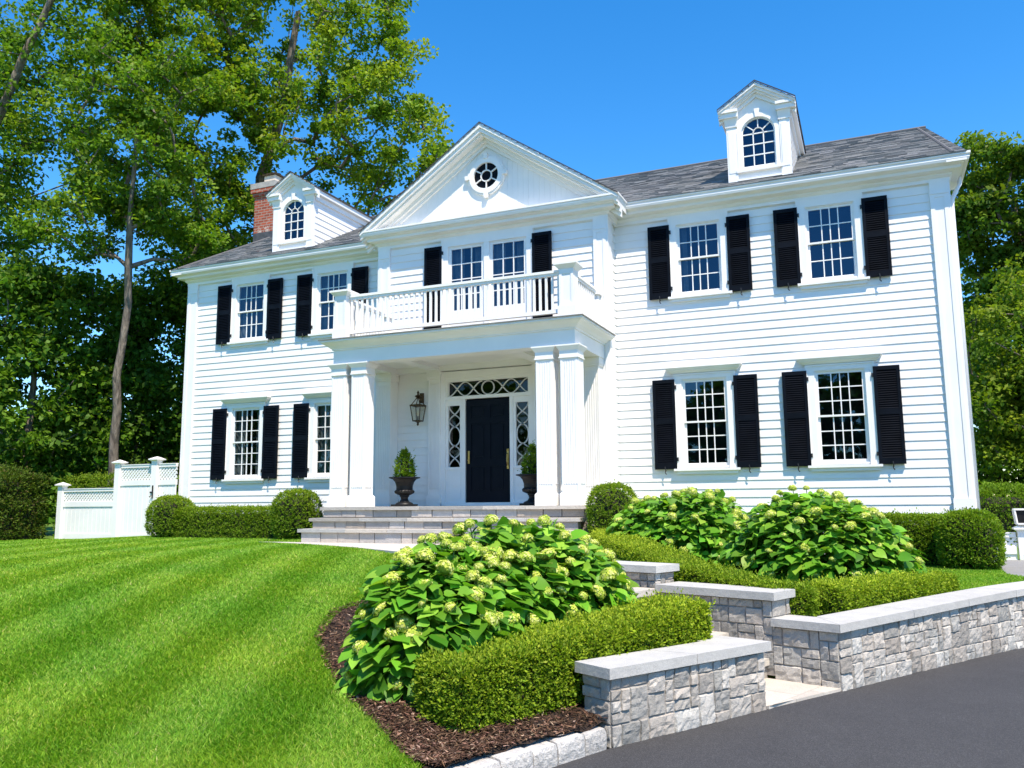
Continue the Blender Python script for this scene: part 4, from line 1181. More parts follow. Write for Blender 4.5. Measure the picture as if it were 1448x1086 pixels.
# ------------------------------------------------------------------ mulch bed
BED = [(5.06,-12.62),(4.51,-12.13),(4.0,-11.77),(3.54,-11.33),(2.96,-10.65),(2.55,-9.83),(2.45,-8.9),(2.75,-8.0),(3.6,-7.3)]
by = np.array([p[1] for p in BED]); bx = np.array([p[0] for p in BED])
def bed_right(y):
    return np.interp(y, [-12.62,-12.14,-11.65,-11.3,-9.85,-9.5,-8.6,-7.3], [5.16,5.34,5.60,5.76,6.5,6.0,4.5,3.8])
def gm(x, y): return ground(x, y)+.016
ys = np.linspace(-12.62, -7.35, 92); o = []; f = []; NC = 40
for y in ys:
    xl, xr = np.interp(y, by, bx), bed_right(y)
    xs = np.linspace(xl, max(xr, xl+.02), NC); zz_ = g0(xs, np.full(NC, y))+.016+.012*np.sin(xs*23+y*17)+.01*np.sin(xs*41-y*31)
    o += list(zip(xs, np.full(NC, y), zz_))
for j in range(len(ys)-1):
    for i in range(NC-1): f.append((j*NC+i, j*NC+i+1, (j+1)*NC+i+1, (j+1)*NC+i))
tag(np_mesh("mulch_bed", o, f, "mulch_soil", smooth=True), "brown bark mulch bed under the hydrangeas", kind="structure")
n = 26000
cy_ = rng.uniform(-12.58, -9.0, n); cx_ = np.interp(cy_, by, bx)+rng.uniform(-.02, 1, n)*(bed_right(cy_)-np.interp(cy_, by, bx))
C = np.stack([cx_, cy_, g0(cx_, cy_)+.03+rng.uniform(0,.014,n)], 1)
th = rng.uniform(0, 6.28, n); D = np.stack([np.cos(th), np.sin(th), rng.normal(0,.28,n)], 1); N = np.stack([rng.normal(0,.45,n), rng.normal(0,.45,n), np.ones(n)], 1)
V, Fc = kites(C, D, N, rng.gamma(3,.011,n)+.014, rng.uniform(.005,.014,n))
col = pick(n, [(.06,.032,.019),(.12,.066,.04),(.22,.13,.085),(.36,.25,.18),(.035,.019,.012)], (4,3,1.8,.7,2.4), .2)
tag(np_mesh("mulch", V, Fc, "mulch_chip", None, np.repeat(col,4,0)), "loose bark chips on the planting bed", "mulch", kind="stuff")

# ------------------------------------------------------------------ stone walls
def facing(mb, path, zb, zt, rr, row=.078, base=(.475,.45,.41), proud=.016, out=1):
    """random squared rock-faced stones on a wall face; path in plan, outward = right-hand side of travel"""
    P = np.array(path, float); seg = np.hypot(*np.diff(P, axis=0).T); cum = np.r_[0, np.cumsum(seg)]; L = cum[-1]
    zb = np.interp(np.linspace(0,1,len(P)), np.linspace(0,1,len(np.atleast_1d(zb))), np.atleast_1d(zb)); zt = np.interp(np.linspace(0,1,len(P)), np.linspace(0,1,len(np.atleast_1d(zt))), np.atleast_1d(zt))
    nr = max(2, round(float((zt-zb).mean())/row)); nc = max(2, round(L/.09)); g_ = np.zeros((nr, nc), int)
    def pt(s, t, off):
        s = min(max(s, 0), L); x, y = np.interp(s, cum, P[:,0]), np.interp(s, cum, P[:,1])
        i = min(max(np.searchsorted(cum, s)-1, 0), len(P)-2); d = P[i+1]-P[i]; d = d/np.hypot(*d)
        if len(P) > 2:
            j = min(i+1, len(P)-2); d2 = (P[j+1]-P[j])/np.hypot(*(P[j+1]-P[j])); w = (s-cum[i])/max(seg[i],1e-6); d = d*(1-w*.5)+d2*w*.5; d = d/np.hypot(*d)
        a, b_ = np.interp(s, cum, zb), np.interp(s, cum, zt)
        return (x+d[1]*off*out, y-d[0]*off*out, a+(b_-a)*t)
    for r_ in range(nr):
        for c in range(nc):
            if g_[r_, c]: continue
            w, h = rr.choice([(1,1),(2,1),(1,2),(2,2),(2,2),(2,2),(2,3),(3,2),(3,2),(1,2),(2,1)])
            w = min(w, nc-c); h = min(h, nr-r_)
            while w > 1 and g_[r_, c:c+w].any(): w -= 1
            while h > 1 and g_[r_:r_+h, c:c+w].any(): h -= 1
            g_[r_:r_+h, c:c+w] = 1
            gap = .0045; s0, s1 = c*L/nc+gap, (c+w)*L/nc-gap; dz = gap/float((zt-zb).mean()); t0, t1 = r_/nr+dz, (r_+h)/nr-dz
            if c == 0: s0 = -.012
            nu, nv = 2*w+2, 2*h+2; k = rr.uniform(.62, 1.2); wm = rr.uniform(-.012,.022); col = (base[0]*k+wm, base[1]*k, base[2]*k-wm*.6)
            tu, tv = rr.uniform(-.008,.008), rr.uniform(-.008,.008); pr = proud*rr.uniform(.7,1.35); o = []; f = []
            js = [rr.uniform(-.006,.006) for _ in range(4)]
            for j in range(nv+1):
                for i in range(nu+1):
                    u, v = i/nu, j/nv
                    ed = min(i, nu-i, j, nv-j)
                    off = pr*(0 if ed == 0 else (.78 if ed == 1 else 1.0)) + (0 if ed == 0 else rr.uniform(-.006,.006)+tu*(2*u-1)+tv*(2*v-1))
                    un_, vn = u, v
                    if ed == 1:
                        un_ = u+(.5-u)*.0 if 1 < i < nu-1 else (.035 if i <= 1 else .965) if i in (1, nu-1) else u
                        vn = v if 1 < j < nv-1 else (.045 if j <= 1 else .955) if j in (1, nv-1) else v
                    o.append(pt(s0+js[0]*(1-v)*0+(s1-s0)*un_+rr.uniform(-.003,.003)*(ed > 0), t0+(t1-t0)*vn, off))
            for j in range(nv):
                for i in range(nu): a = j*(nu+1)+i; f.append((a, a+1, a+nu+2, a+nu+1))
            mb.add(o, f, col)
            # returns back into the joint
            rim = [i for i in range(nu+1)]+[j*(nu+1)+nu for j in range(1,nv+1)]+[nv*(nu+1)+i for i in range(nu-1,-1,-1)]+[j*(nu+1) for j in range(nv-1,0,-1)]
            q = len(rim); back = []
            for id_ in rim:
                j, i = divmod(id_, nu+1); back.append(pt(s0+(s1-s0)*i/nu, t0+(t1-t0)*j/nv, -.03))
            mb.add([o[id_] for id_ in rim]+back, [(i, (i+1)%q, (i+1)%q+q, i+q) for i in range(q)], col)
def slab(mb, poly, z0, z1, rr, base=(.50,.49,.465), k=None):
    k = k or rr.uniform(.92,1.08); mb.hprism(poly, z0, z1, (base[0]*k, base[1]*k, base[2]*k))
def offpath(path, d):
    P = [Vector(p) for p in path]; o = []
    for i in range(len(P)):
        ds = []
        if i: ds.append((P[i]-P[i-1]).normalized())
        if i < len(P)-1: ds.append((P[i+1]-P[i]).normalized())
        ns = [Vector((q.y,-q.x)) for q in ds]; m_ = ns[0] if len(ns) == 1 else (ns[0]+ns[1])/(1+ns[0].dot(ns[1]))
        o.append((P[i].x+m_.x*d, P[i].y+m_.y*d))
    return o
def lerp2(a, b_, t): return (a[0]+(b_[0]-a[0])*t, a[1]+(b_[1]-a[1])*t)
rr = random.Random(21)
# near wall: returns along the stair on its right end
A0, A1, A2 = (5.79,-11.30), (6.62,-9.85), (5.82,-9.55)
wall_t = .26
nd = Vector((A1[0]-A0[0], A1[1]-A0[1])).normalized(); inn = Vector((-nd.y, nd.x))
B0 = (A0[0]+inn.x*wall_t, A0[1]+inn.y*wall_t)
CT = -1.03
w1 = thing("stone_wall", "low grey stone wall with flat cap in front of the clipped box hedge", "retaining wall", (6.2,-10.5,ZD))
mb = MB(); facing(mb, [A0, A1], ZD-.01, CT-.075, rr); facing(mb, [B0, A0], ZD-.01, CT-.075, rr); facing(mb, [A1, A2], ZD-.01, CT-.075, rr)
mb.build("stone_face", "wall_stone", w1)
ip = Vector(PD)
inner = [B0, (A1[0]+inn.x*wall_t+PD[0]*0, A1[1]+inn.y*wall_t)]
def line_x(p, d, q, e):
    den = d[0]*e[1]-d[1]*e[0]; t = ((q[0]-p[0])*e[1]-(q[1]-p[1])*e[0])/den; return (p[0]+d[0]*t, p[1]+d[1]*t)
c1 = line_x(B0, nd, (A1[0]-PN[0]*.0+PN[0]*-.26, A1[1]-PN[1]*.26), PD)
mb = MB(); mb.hprism([A0, A1, A2, (A2[0]-PN[0]*.26, A2[1]-PN[1]*.26), c1, B0], ZD-.05, CT-.074); mb.build("wall_core", "mortar", w1)
mb = MB()
F = offpath([B0, A0, A1, A2], .045)
I0 = (B0[0]+inn.x*.05-nd.x*.045, B0[1]+inn.y*.05-nd.y*.045)
I1 = line_x((B0[0]+inn.x*.05, B0[1]+inn.y*.05), nd, (A1[0]-PN[0]*.31, A1[1]-PN[1]*.31), PD)
A2i = (A2[0]-PN[0]*.31, A2[1]-PN[1]*.31)
slab(mb, [I0, F[1], lerp2(F[1],F[2],.498), lerp2(I0,I1,.548)], CT-.072, CT, rr)
slab(mb, [lerp2(I0,I1,.552), lerp2(F[1],F[2],.502), F[2], I1], CT-.072, CT, rr, k=1.0)
slab(mb, [(I1[0]+PD[0]*.004, I1[1]+PD[1]*.004), (F[2][0]+PD[0]*.004, F[2][1]+PD[1]*.004), F[3], A2i], CT-.0725, CT-.0005, rr, k=1.0)
mb.build("cap", "cap_stone", w1)
# curved wall on the right with its return along the stair
C0 = (7.15,-8.95); CR_ = (C0[0]+PD[0]*.60, C0[1]+PD[1]*.60)
cpath = [C0]+[p for p in EDGE if p[0] > 7.2 and p[0] < 12]
def smooth(path, n_=8):
    P = np.array(path); t = np.arange(len(P)); o = []
    for i in range(len(P)-1):
        p0 = P[max(i-1,0)]; p1 = P[i]; p2 = P[i+1]; p3 = P[min(i+2,len(P)-1)]
        for k in range(n_):
            u = k/n_; o.append(tuple(.5*((2*p1)+(-p0+p2)*u+(2*p0-5*p1+4*p2-p3)*u*u+(-p0+3*p1-3*p2+p3)*u**3)))
    return o+[tuple(P[-1])]
cp = smooth(cpath)
ZC0, ZC1 = -.985, -.835
w2 = thing("stone_wall", "long curved grey stone wall with flat cap along the driveway edge", "retaining wall", (8.3,-7,ZD))
mb = MB(); facing(mb, cp, ZD-.01, [ZC0-.075, ZC1-.075], rr); facing(mb, [CR_, C0], ZD-.01, ZC0-.075, rr); mb.build("stone_face", "wall_stone", w2)
cin = offpath(cp, -.30)
mb = MB(); o = []; f = []
for i, (p, q) in enumerate(zip(cp, cin)):
    z = ZC0+(ZC1-ZC0)*i/(len(cp)-1)-.074; o += [(p[0],p[1],ZD-.05),(q[0],q[1],ZD-.05),(q[0],q[1],z),(p[0],p[1],z)]
for i in range(len(cp)-1):
    for k in range(4): f.append((4*i+k, 4*i+(k+1)%4, 4*i+4+(k+1)%4, 4*i+4+k))
f += [(0,3,2,1)]; mb.add(o, f)
mb.hprism([C0, CR_, (CR_[0]+PN[0]*.3, CR_[1]+PN[1]*.3), cin[3]], ZD-.05, ZC0-.074); mb.build("wall_core", "mortar", w2)
mb = MB(); co, ci = offpath(cp, .05), offpath(cp, -.36)
cd = (cp[1][0]-cp[0][0], cp[1][1]-cp[0][1]); cn = (-cd[1]/math.hypot(*cd), cd[0]/math.hypot(*cd))
XC = line_x((C0[0]+cn[0]*.36, C0[1]+cn[1]*.36), cd, (C0[0]+PN[0]*.30, C0[1]+PN[1]*.30), PD)
FC = line_x((C0[0]-cn[0]*.05, C0[1]-cn[1]*.05), cd, (C0[0]-PN[0]*.05, C0[1]-PN[1]*.05), PD)
def zc_(i): return ZC0+(ZC1-ZC0)*i/(len(cp)-1)
cuts = list(range(0, len(cp)-1, 7))+[len(cp)-1]
for a, b_ in zip(cuts[:-1], cuts[1:]):
    o = []; f = []; k = rr.uniform(.92,1.08); col = (.50*k,.49*k,.465*k)
    for i in range(a, b_+1):
        e = .003 if i == a and a else (-.003 if i == b_ else 0)
        sx = (cp[min(i+1,len(cp)-1)][0]-cp[max(i-1,0)][0]); sy = (cp[min(i+1,len(cp)-1)][1]-cp[max(i-1,0)][1]); q = math.hypot(sx,sy); sx, sy = sx/q*e, sy/q*e
        p0, p1 = co[i], ci[i]
        if i and (ci[i][0]-XC[0])*cd[0]+(ci[i][1]-XC[1])*cd[1] < 0: p1 = (XC[0]+cd[0]*.02*i, XC[1]+cd[1]*.02*i)
        if i == 0: p0 = FC; p1 = XC
        z = zc_(i); o += [(p0[0]+sx,p0[1]+sy,z-.072),(p1[0]+sx,p1[1]+sy,z-.072),(p1[0]+sx,p1[1]+sy,z),(p0[0]+sx,p0[1]+sy,z)]
    m_ = b_-a
    for i in range(m_):
        for k_ in range(4): f.append((4*i+k_, 4*i+(k_+1)%4, 4*i+4+(k_+1)%4, 4*i+4+k_))
    f += [(0,3,2,1), (4*m_,4*m_+1,4*m_+2,4*m_+3)]; mb.add(o, f, col)
q0 = (C0[0]-PN[0]*.05-PD[0]*.049, C0[1]-PN[1]*.05-PD[1]*.049); q1 = (CR_[0]-PN[0]*.05, CR_[1]-PN[1]*.05); q2 = (CR_[0]+PN[0]*.30, CR_[1]+PN[1]*.30); q3 = (cp[2][0]+inn.x*.36, cp[2][1]+inn.y*.36)
slab(mb, [(FC[0]+PD[0]*.004, FC[1]+PD[1]*.004), (XC[0]+PD[0]*.004, XC[1]+PD[1]*.004), q2, q1], ZC0-.0725, ZC0-.0005, rr)
mb.build("cap", "cap_stone", w2)
# stepped walls along the right side of the stair
def stair_wall(label, u0, u1, zt, v0=1.03, dep=.34, endface=True):
    def W(u, v): return (P0[0]+PD[0]*u+PN[0]*v, P0[1]+PD[1]*u+PN[1]*v)
    a, b_, c, d = W(u0,v0), W(u1,v0), W(u1,v0+dep), W(u0,v0+dep)
    w = thing("stone_wall", label, "retaining wall", (*a, -1.4))
    mb = MB(); facing(mb, [b_, a], -1.45, zt-.075, rr, base=(.43,.405,.37)); facing(mb, [a, d], -1.45, zt-.075, rr); mb.build("stone_face", "wall_stone", w)
    mb = MB(); mb.hprism([a, b_, c, d], -1.5, zt-.073); mb.build("wall_core", "mortar", w)
    e = .05; mb = MB(); slab(mb, [W(u0-e,v0-e), W(u0-e,v0+dep+e), W(u1,v0+dep+e), W(u1,v0-e)], zt-.072, zt, rr); mb.build("cap", "cap_stone", w)
    return w
stair_wall("short grey stone wall with cap beside the stair, between the curved wall and the upper wall", .42, 1.66, -.755, v0=1.02)
stair_wall("uppermost short stone wall with cap beside the stair, half hidden by hydrangea flowers", 1.72, 2.85, -.575, v0=1.06)
# stair treads between the walls and the paved landing
def W(u, v): return (P0[0]+PD[0]*u+PN[0]*v, P0[1]+PD[1]*u+PN[1]*v)
stw = thing("garden_stair", "stone garden stair rising between the low walls from the driveway", "steps", (*W(.8,.5), ZD))
for (u0, u1, zt, zlo) in ((.50,.95,-1.35,ZD), (.90,1.35,-1.16,-1.36), (1.30,1.75,-.975,-1.17), (1.70,2.25,-.80,-.98), (2.15,3.4,-.64,-.81)):
    mb = MB(); e = .035
    for va, vb in ((.0,.52), (.523,1.03)): slab(mb, [W(u0-e,va), W(u0-e,vb), W(u1,vb), W(u1,va)], zt-.06, zt, rr, (.53,.49,.43))
    mb.build("tread", "step_stone", stw)
    mb = MB()
    for i in range(4):
        va, vb = i*1.03/4+.004, (i+1)*1.03/4-.004; k = rr.uniform(.8,1.15)
        mb.hprism([W(u0,va), W(u0,vb), W(u0+.2,vb), W(u0+.2,va)], zlo+.002-.2, zt-.061, (.42*k,.385*k,.34*k))
    mb.build("riser", "step_stone", stw)
mb = MB()
for (ua, ub, va, vb) in ((-.55,-.02,.02,.40),(-.55,-.02,.405,.78),(-.55,-.02,.785,1.10),(-.015,.50,.02,.55),(-.015,.50,.555,1.02)):
    k = rr.uniform(.93,1.07)
    q = [W(ua,va), W(ua,vb), W(ub,vb), W(ub,va)]
    if ua < -.5:
        # front edge follows the driveway between the two wall corners
        f0 = lerp2(A1, C0, va/1.04); f1 = lerp2(A1, C0, vb/1.04); q = [f0, f1, W(ub,vb), W(ub,va)]
    mb.hprism(q, ZD-.05, ZD+.022, (.55*k,.50*k,.435*k))
tag(mb.build("stair_landing", "paver_stone"), "pale paved landing between the two walls at the driveway", kind="structure")
# kerb blocks
KP = [Vector(p) for p in ((5.77,-11.34),(5.60,-11.76),(5.41,-12.2),(5.22,-12.65),(5.03,-13.2),(4.85,-14.0))]
kcum = [0.0]
for a, b_ in zip(KP[:-1], KP[1:]): kcum.append(kcum[-1]+(b_-a).length)
def kpt(s):
    for i in range(len(KP)-1):
        if s <= kcum[i+1] or i == len(KP)-2:
            d = (KP[i+1]-KP[i]).normalized(); return KP[i]+d*(s-kcum[i]), d
words = ["first pale granite kerb block, touching the end of the low stone wall", "second granite kerb block counted from the low stone wall", "third granite kerb block counted from the low stone wall", "fourth granite kerb block counted from the low stone wall", "fifth granite kerb block counted from the low stone wall", "sixth granite kerb block counted from the low stone wall", "seventh granite kerb block from the low stone wall, at the photo's lower edge"]
s = .0
for i, lb in enumerate(words):
    L = rr.uniform(.20,.27); g_ = .003; nu = 10; dep = .19
    mb = MB(); k = rr.uniform(.9,1.1); col = (.60*k,.575*k,.54*k); hh = rr.uniform(-.008,.008)
    prof = [(0.0,-.03),(-.006,.02),(-.008,.06),(-.005,.105),(.004,.128),(.014,.134),(.09,.136),(.17,.134),(dep,.12),(dep,-.03)]
    o = []; t0 = rr.uniform(-.012,.012)
    for a in range(nu+1):
        t = a/nu; p, kd = kpt(s+g_+(L-2*g_)*t); kn = Vector((kd.y, -kd.x)); en = min(a, nu-a); sh = (.008, .001, 0, 0, 0)[min(en, 4)]
        for (d_, z) in prof:
            zz_ = z+hh+t0*(d_-.08) if z > 0 else z
            q = p+kn*(d_+(sh if d_ < .06 else 0)+(rr.uniform(-.005,.005) if 0 < z < .12 else 0)); o.append((q.x, q.y, ZD+zz_-(sh if z > .09 else 0)+rr.uniform(-.002,.002)))
    kp = len(prof); f = [(a*kp+b_, a*kp+b_+1, (a+1)*kp+b_+1, (a+1)*kp+b_) for a in range(nu) for b_ in range(kp-1)]+[tuple(range(kp)), tuple(range((nu+1)*kp-1, nu*kp-1, -1))]
    mb.add(o, f, col); base, _ = kpt(s)
    tag(mb.build("kerb_stone", "granite_kerb", None, (base.x, base.y, ZD), smooth=False), lb, "kerb stone", "kerb blocks along the driveway edge")
    s += L

# ------------------------------------------------------------------ fences
def fence_panel(parent, x0, x1, y, zb, zt, lat=.30):
    mb = MB(); n_ = max(3, round((x1-x0)/.155)); zl = zt-.07-lat
    mb.box(x0, x1, y-.03, y+.03, zb, zb+.15); mb.box(x0, x1, y-.035, y+.035, zl-.14, zl)
    for k in range(n_):
        a, b_ = x0+(x1-x0)*k/n_, x0+(x1-x0)*(k+1)/n_
        mb.box(a+.006, b_-.006, y-.014, y+.014, zb+.15, zl-.14)
    mb.box(x0, x1, y-.006, y+.006, zb+.15, zl-.14)
    mb.build("board_panel", "white_trim", parent)
    mb = MB(); mb.box(x0, x1, y-.035, y+.035, zt-.07, zt); mb.box(x0, x1, y-.05, y+.05, zt, zt+.02)
    mb.build("top_rail", "white_trim", parent)
    mb = MB(); st_ = .105; k = -lat
    while k < x1-x0:
        for sg in (1, -1):
            p0_, p1_ = (x0+k, zl), (x0+k+lat, zt-.07)
            if sg < 0: p0_, p1_ = (x0+k+lat, zl), (x0+k, zt-.07)
            # clip to the panel
            (xa, za), (xb, zb2) = p0_, p1_
            def cl(xa, za, xb, zb2):
                ts = [0, 1]
                dx = xb-xa
                t0 = (x0-xa)/dx; t1 = (x1-xa)/dx
                lo, hi = max(0, min(t0, t1)), min(1, max(t0, t1))
                return (lo, hi)
            lo, hi = cl(xa, za, xb, zb2)
            if hi-lo > .05:
                qa, qb = (xa+(xb-xa)*lo, za+(zb2-za)*lo), (xa+(xb-xa)*hi, za+(zb2-za)*hi)
                mb.bar([qa, qb], .042, y-.010*(sg > 0)-.001, y+.010*(sg < 0)+.001)
        k += st_
    mb.build("lattice", "white_trim", parent)
def fence_post(parent, x, y, zb, zt, s_=.085):
    mb = MB(); mb.box(x-s_, x+s_, y-s_, y+s_, zb, zt-.10); p = mb.build("post", "white_trim", parent)
    mb = MB(); mb.frustum(x, y, zt-.10, zt-.07, s_+.01, s_+.05); mb.box(x-s_-.06, x+s_+.06, y-s_-.06, y+s_+.06, zt-.07, zt-.04); mb.frustum(x, y, zt-.04, zt+.02, s_+.05, .01)
    mb.build("post_cap", "white_trim", p)
FY = -.15
lf = thing("low_fence", "low white board fence with lattice top left of the tall gate", "fence", (-12.4,FY,-.85))
fence_post(lf, -13.30, FY, -.95, .74); fence_panel(lf, -13.2, -11.28, FY, -.80, .56, .27)
tg = thing("gate", "tall white board gate with lattice top and black latch beside the house", "gate", (-10.2,FY,-.85))
fence_post(tg, -11.19, FY, -.95, 1.31); fence_panel(tg, -11.09, -9.98, FY, -.80, 1.17, .33); fence_post(tg, -9.86, FY, -.95, 1.36, .095)
fence_panel(tg, -9.75, -9.16, FY, -.80, 1.17, .33)
mb = MB(); x = -9.86
mb.box(x-.015, x+.015, FY-.12, FY-.095, .28, .62); mb.box(x-.09, x+.02, FY-.115, FY-.10, .42, .46); mb.tube([(x-.02,FY-.13,.36),(x-.06,FY-.15,.31)], .012, 6); mb.box(x-.012, x+.012, FY-.12, FY-.095, -.10, .12)
mb.build("latch", "hinge_iron", tg)
rf = thing("low_fence", "low white fence with lattice top at the right edge behind the dark rounded shrub", "fence", (9.6,1.0,-1.2))
fence_panel(rf, 8.6, 9.86, 1.0, -1.16, -.545, .16); fence_post(rf, 9.96, 1.0, -1.25, -.40, .07); fence_panel(rf, 10.06, 12.4, 1.0, -1.16, -.545, .16)
pl = thing("post_lantern", "white framed lantern standing on the fence post at the right edge", "lantern", (9.99,.95,-.38))
mb = MB()
for dx, dy in ((-.13,-.09),(.13,-.09),(.13,.09),(-.13,.09)): mb.tube([(9.99+dx*.8,.95+dy,-.37),(9.99+dx,.95+dy,-.12)], .018, 6)
mb.box(9.85, 10.13, .84, 1.06, -.125, -.095); mb.box(9.88, 10.10, .86, 1.04, -.385, -.355)
mb.build("frame", "white_trim", pl)
mb = MB(); mb.frustum(9.99, .95, -.353, -.127, .085, .11, .07, .08); mb.build("housing", "iron", pl)
# paving beyond the curved wall
mb = MB(); mb.hprism([(9.25,-2.6),(9.75,-3.95),(10.4,-3.75),(12,-3.2),(30,-1.4),(30,.8),(9.4,.8),(9.3,-.9)], -1.2, -1.012, (.26,.255,.25))
tag(mb.build("side_walk", "paver_stone"), "grey paved walk beyond the curved wall", kind="structure")

# ------------------------------------------------------------------ trees
LEAFY = [(.095,.20,.016),(.15,.28,.02),(.06,.14,.012),(.23,.33,.025)]
def tree(name, label, base, trunk, tr0, blobs, nleaf, lsize, cols=LEAFY, wts=(3,3,2,1), crad=.9, group=None, seed=1, droop=.1, tipc=None, minr=.014, cat="tree", exp=2.35, branch=True):
    """trunk: list of points; blobs: (centre, radii, clusters). Limbs grow to every leaf cluster."""
    r_ = np.random.default_rng(seed); root = thing(name, label, cat, tuple(base), group)
    T = np.array(trunk, float); nodes = [T[0]]; par = [-1]
    for a, b_ in zip(T[:-1], T[1:]):
        k = max(1, int(np.linalg.norm(b_-a)/.9))
        for i in range(1, k+1): nodes.append(a+(b_-a)*i/k+(r_.normal(0,.04,3) if i < k else 0)); par.append(len(nodes)-2)
    nt = len(nodes); cl = []
    for c, rad, k in blobs:
        c = np.array(c, float); rad = np.array(rad, float); got = 0; tries = 0
        while got < k and tries < k*30:
            tries += 1; d = r_.normal(0,1,3); d /= np.linalg.norm(d); p = c+d*rad*r_.uniform(.25,1)**.55
            if p[2] < base[2]+.3: continue
            cl.append(p); got += 1
    cl = np.array(cl)
    order = np.argsort(np.linalg.norm(cl-T[len(T)//2], axis=1)); N = np.zeros((nt+len(cl)*3, 3)); N[:nt] = nodes; cnt = nt; tips = []
    lo = 1 if nt > 3 else 0
    for i in order:
        p = cl[i]; cand = N[lo:cnt]; v = p-cand; dist = np.linalg.norm(v, axis=1)
        cost = dist+np.where(v[:,2] < -.1, 1.2*np.abs(v[:,2]), 0)
        j = int(np.argmin(cost))+lo; q = N[j].copy()
        k = 2 if np.linalg.norm(p-q) > .9 else 1
        pr = j
        for s_ in range(1, k+1):
            t = s_/k; w = q+(p-q)*t
            if s_ < k: w = w+r_.normal(0,.10,3)*np.linalg.norm(p-q)*.6+np.array((0,0,.06*np.linalg.norm(p-q)))
            N[cnt] = w; par.append(pr); pr = cnt; cnt += 1
        tips.append(pr)
    N = N[:cnt]; par = np.array(par); w = np.zeros(cnt); w[tips] += minr**exp
    for i in range(cnt-1, 0, -1): 
        w[par[i]] += max(w[i], minr**exp*.5)
    rad = np.maximum(w, 1e-9)**(1/exp); sc = tr0/rad[0]; rad = np.minimum(rad*sc, tr0) if sc < 1 else np.where(np.arange(cnt) < nt, np.maximum(rad, tr0*(1-.75*np.arange(cnt)/max(nt,1))), rad)
    # one tapered cone per limb segment
    sel = np.arange(1, cnt); A = N[par[sel]]; B = N[sel]; ra = np.minimum(rad[par[sel]], rad[sel]*1.5); rb = rad[sel]
    trk = sel < nt; ra = np.where(trk, rad[par[sel]], ra)
    d = unit(B-A); a1 = unit(np.cross(d, np.array((.31,.87,.11)))); a2 = np.cross(d, a1); S_ = 7; V = []
    for k in range(S_):
        th = 2*math.pi*k/S_; V.append(A-d*ra[:,None]*.2+(a1*math.cos(th)+a2*math.sin(th))*ra[:,None])
    for k in range(S_):
        th = 2*math.pi*k/S_; V.append(B+(a1*math.cos(th)+a2*math.sin(th))*rb[:,None])
    V = np.stack(V, 1).reshape(-1,3); bs = (np.arange(len(sel))*2*S_)[:,None]
    Fc = np.concatenate([np.stack([bs[:,0]+k, bs[:,0]+(k+1)%S_, bs[:,0]+S_+(k+1)%S_, bs[:,0]+S_+k], 1) for k in range(S_)])
    istrk = np.repeat(trk, 1)
    ok_ = par[sel] > 0; ch_ = sel[ok_]-1; pa_ = par[sel][ok_]-1       # weld every limb to the one it grows from
    wd = np.stack([ch_*2*S_, ch_*2*S_+1, pa_*2*S_+S_+1, pa_*2*S_+S_], 1)
    first = sel[par[sel] == 0][1:]-1
    wd2 = np.stack([first*2*S_, first*2*S_+1, np.full(len(first), 1), np.full(len(first), 0)], 1)
    np_mesh("trunk", V, np.concatenate([Fc, wd, wd2]), "bark", root, smooth=True)
    n = nleaf; ci = r_.integers(0, len(cl), n)
    u = unit(r_.normal(0,1,(n,3)))*(r_.uniform(0,1,(n,1))**.5)*crad*(.65+.7*((ci*7919) % 101)/101)[:,None]*np.array((1,1,.62))
    C = cl[ci]+u
    D = unit(u)*.5+r_.normal(0,.6,(n,3))+np.array((0,0,-droop)); Nn = unit(u)*.3+np.array((0,0,.8))+r_.normal(0,.55,(n,3))
    Vl, Fl = kites(C, D, Nn, lsize*r_.uniform(.6,1.3,n), lsize*.72*r_.uniform(.7,1.2,n))
    cols = np.array(cols); ww = np.array(wts, float)/sum(wts)
    ck = cols[r_.choice(len(cols), len(cl), p=ww)]                       # foliage colour varies from spray to spray
    col = ck[ci]*.6+cols[r_.choice(len(cols), n, p=ww)]*.4; col = np.clip(col*(1+r_.normal(0,.16,(n,1))), .004, 1)
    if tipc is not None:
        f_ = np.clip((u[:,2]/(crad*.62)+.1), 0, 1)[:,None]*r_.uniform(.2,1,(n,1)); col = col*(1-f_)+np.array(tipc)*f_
    np_mesh("crown", Vl, Fl, "tree_leaf", root, np.repeat(col,4,0))
    return root
exec_trees = True
MAPLE = [(.12,.235,.016),(.19,.31,.02),(.075,.165,.013),(.30,.38,.028)]
tree("maple_tree", "big forked maple rising behind the chimney, yellow-green crown against the sky", (-13.1,7.4,-1),
     [(-13.0,7.5,-1),(-13.1,7.5,5),(-13.1,7.4,9.5),(-13.15,7.42,12.4),(-12.2,7.4,15),(-11.3,7.0,18.5)], .40,
     [((-11.5,6.6,17.2),(2.9,2.8,4.2),95),((-8.4,8.4,13.8),(3.0,2.4,2.6),55),((-6.9,8.6,12.2),(1.9,1.8,1.7),22),((-13.6,5.2,13.6),(3.0,2.6,2.8),85),((-14.2,4.2,16.8),(2.9,2.4,3.0),80),((-9.2,8.3,17.6),(2.3,2.3,3.2),46),((-14.6,6.4,10.2),(2.6,2.4,2.4),60),((-10.8,9.0,11.6),(2.4,1.6,2.2),40)],
     60000, .18, MAPLE, (3,3,2,1.4), .60, seed=4, tipc=(.32,.34,.025))
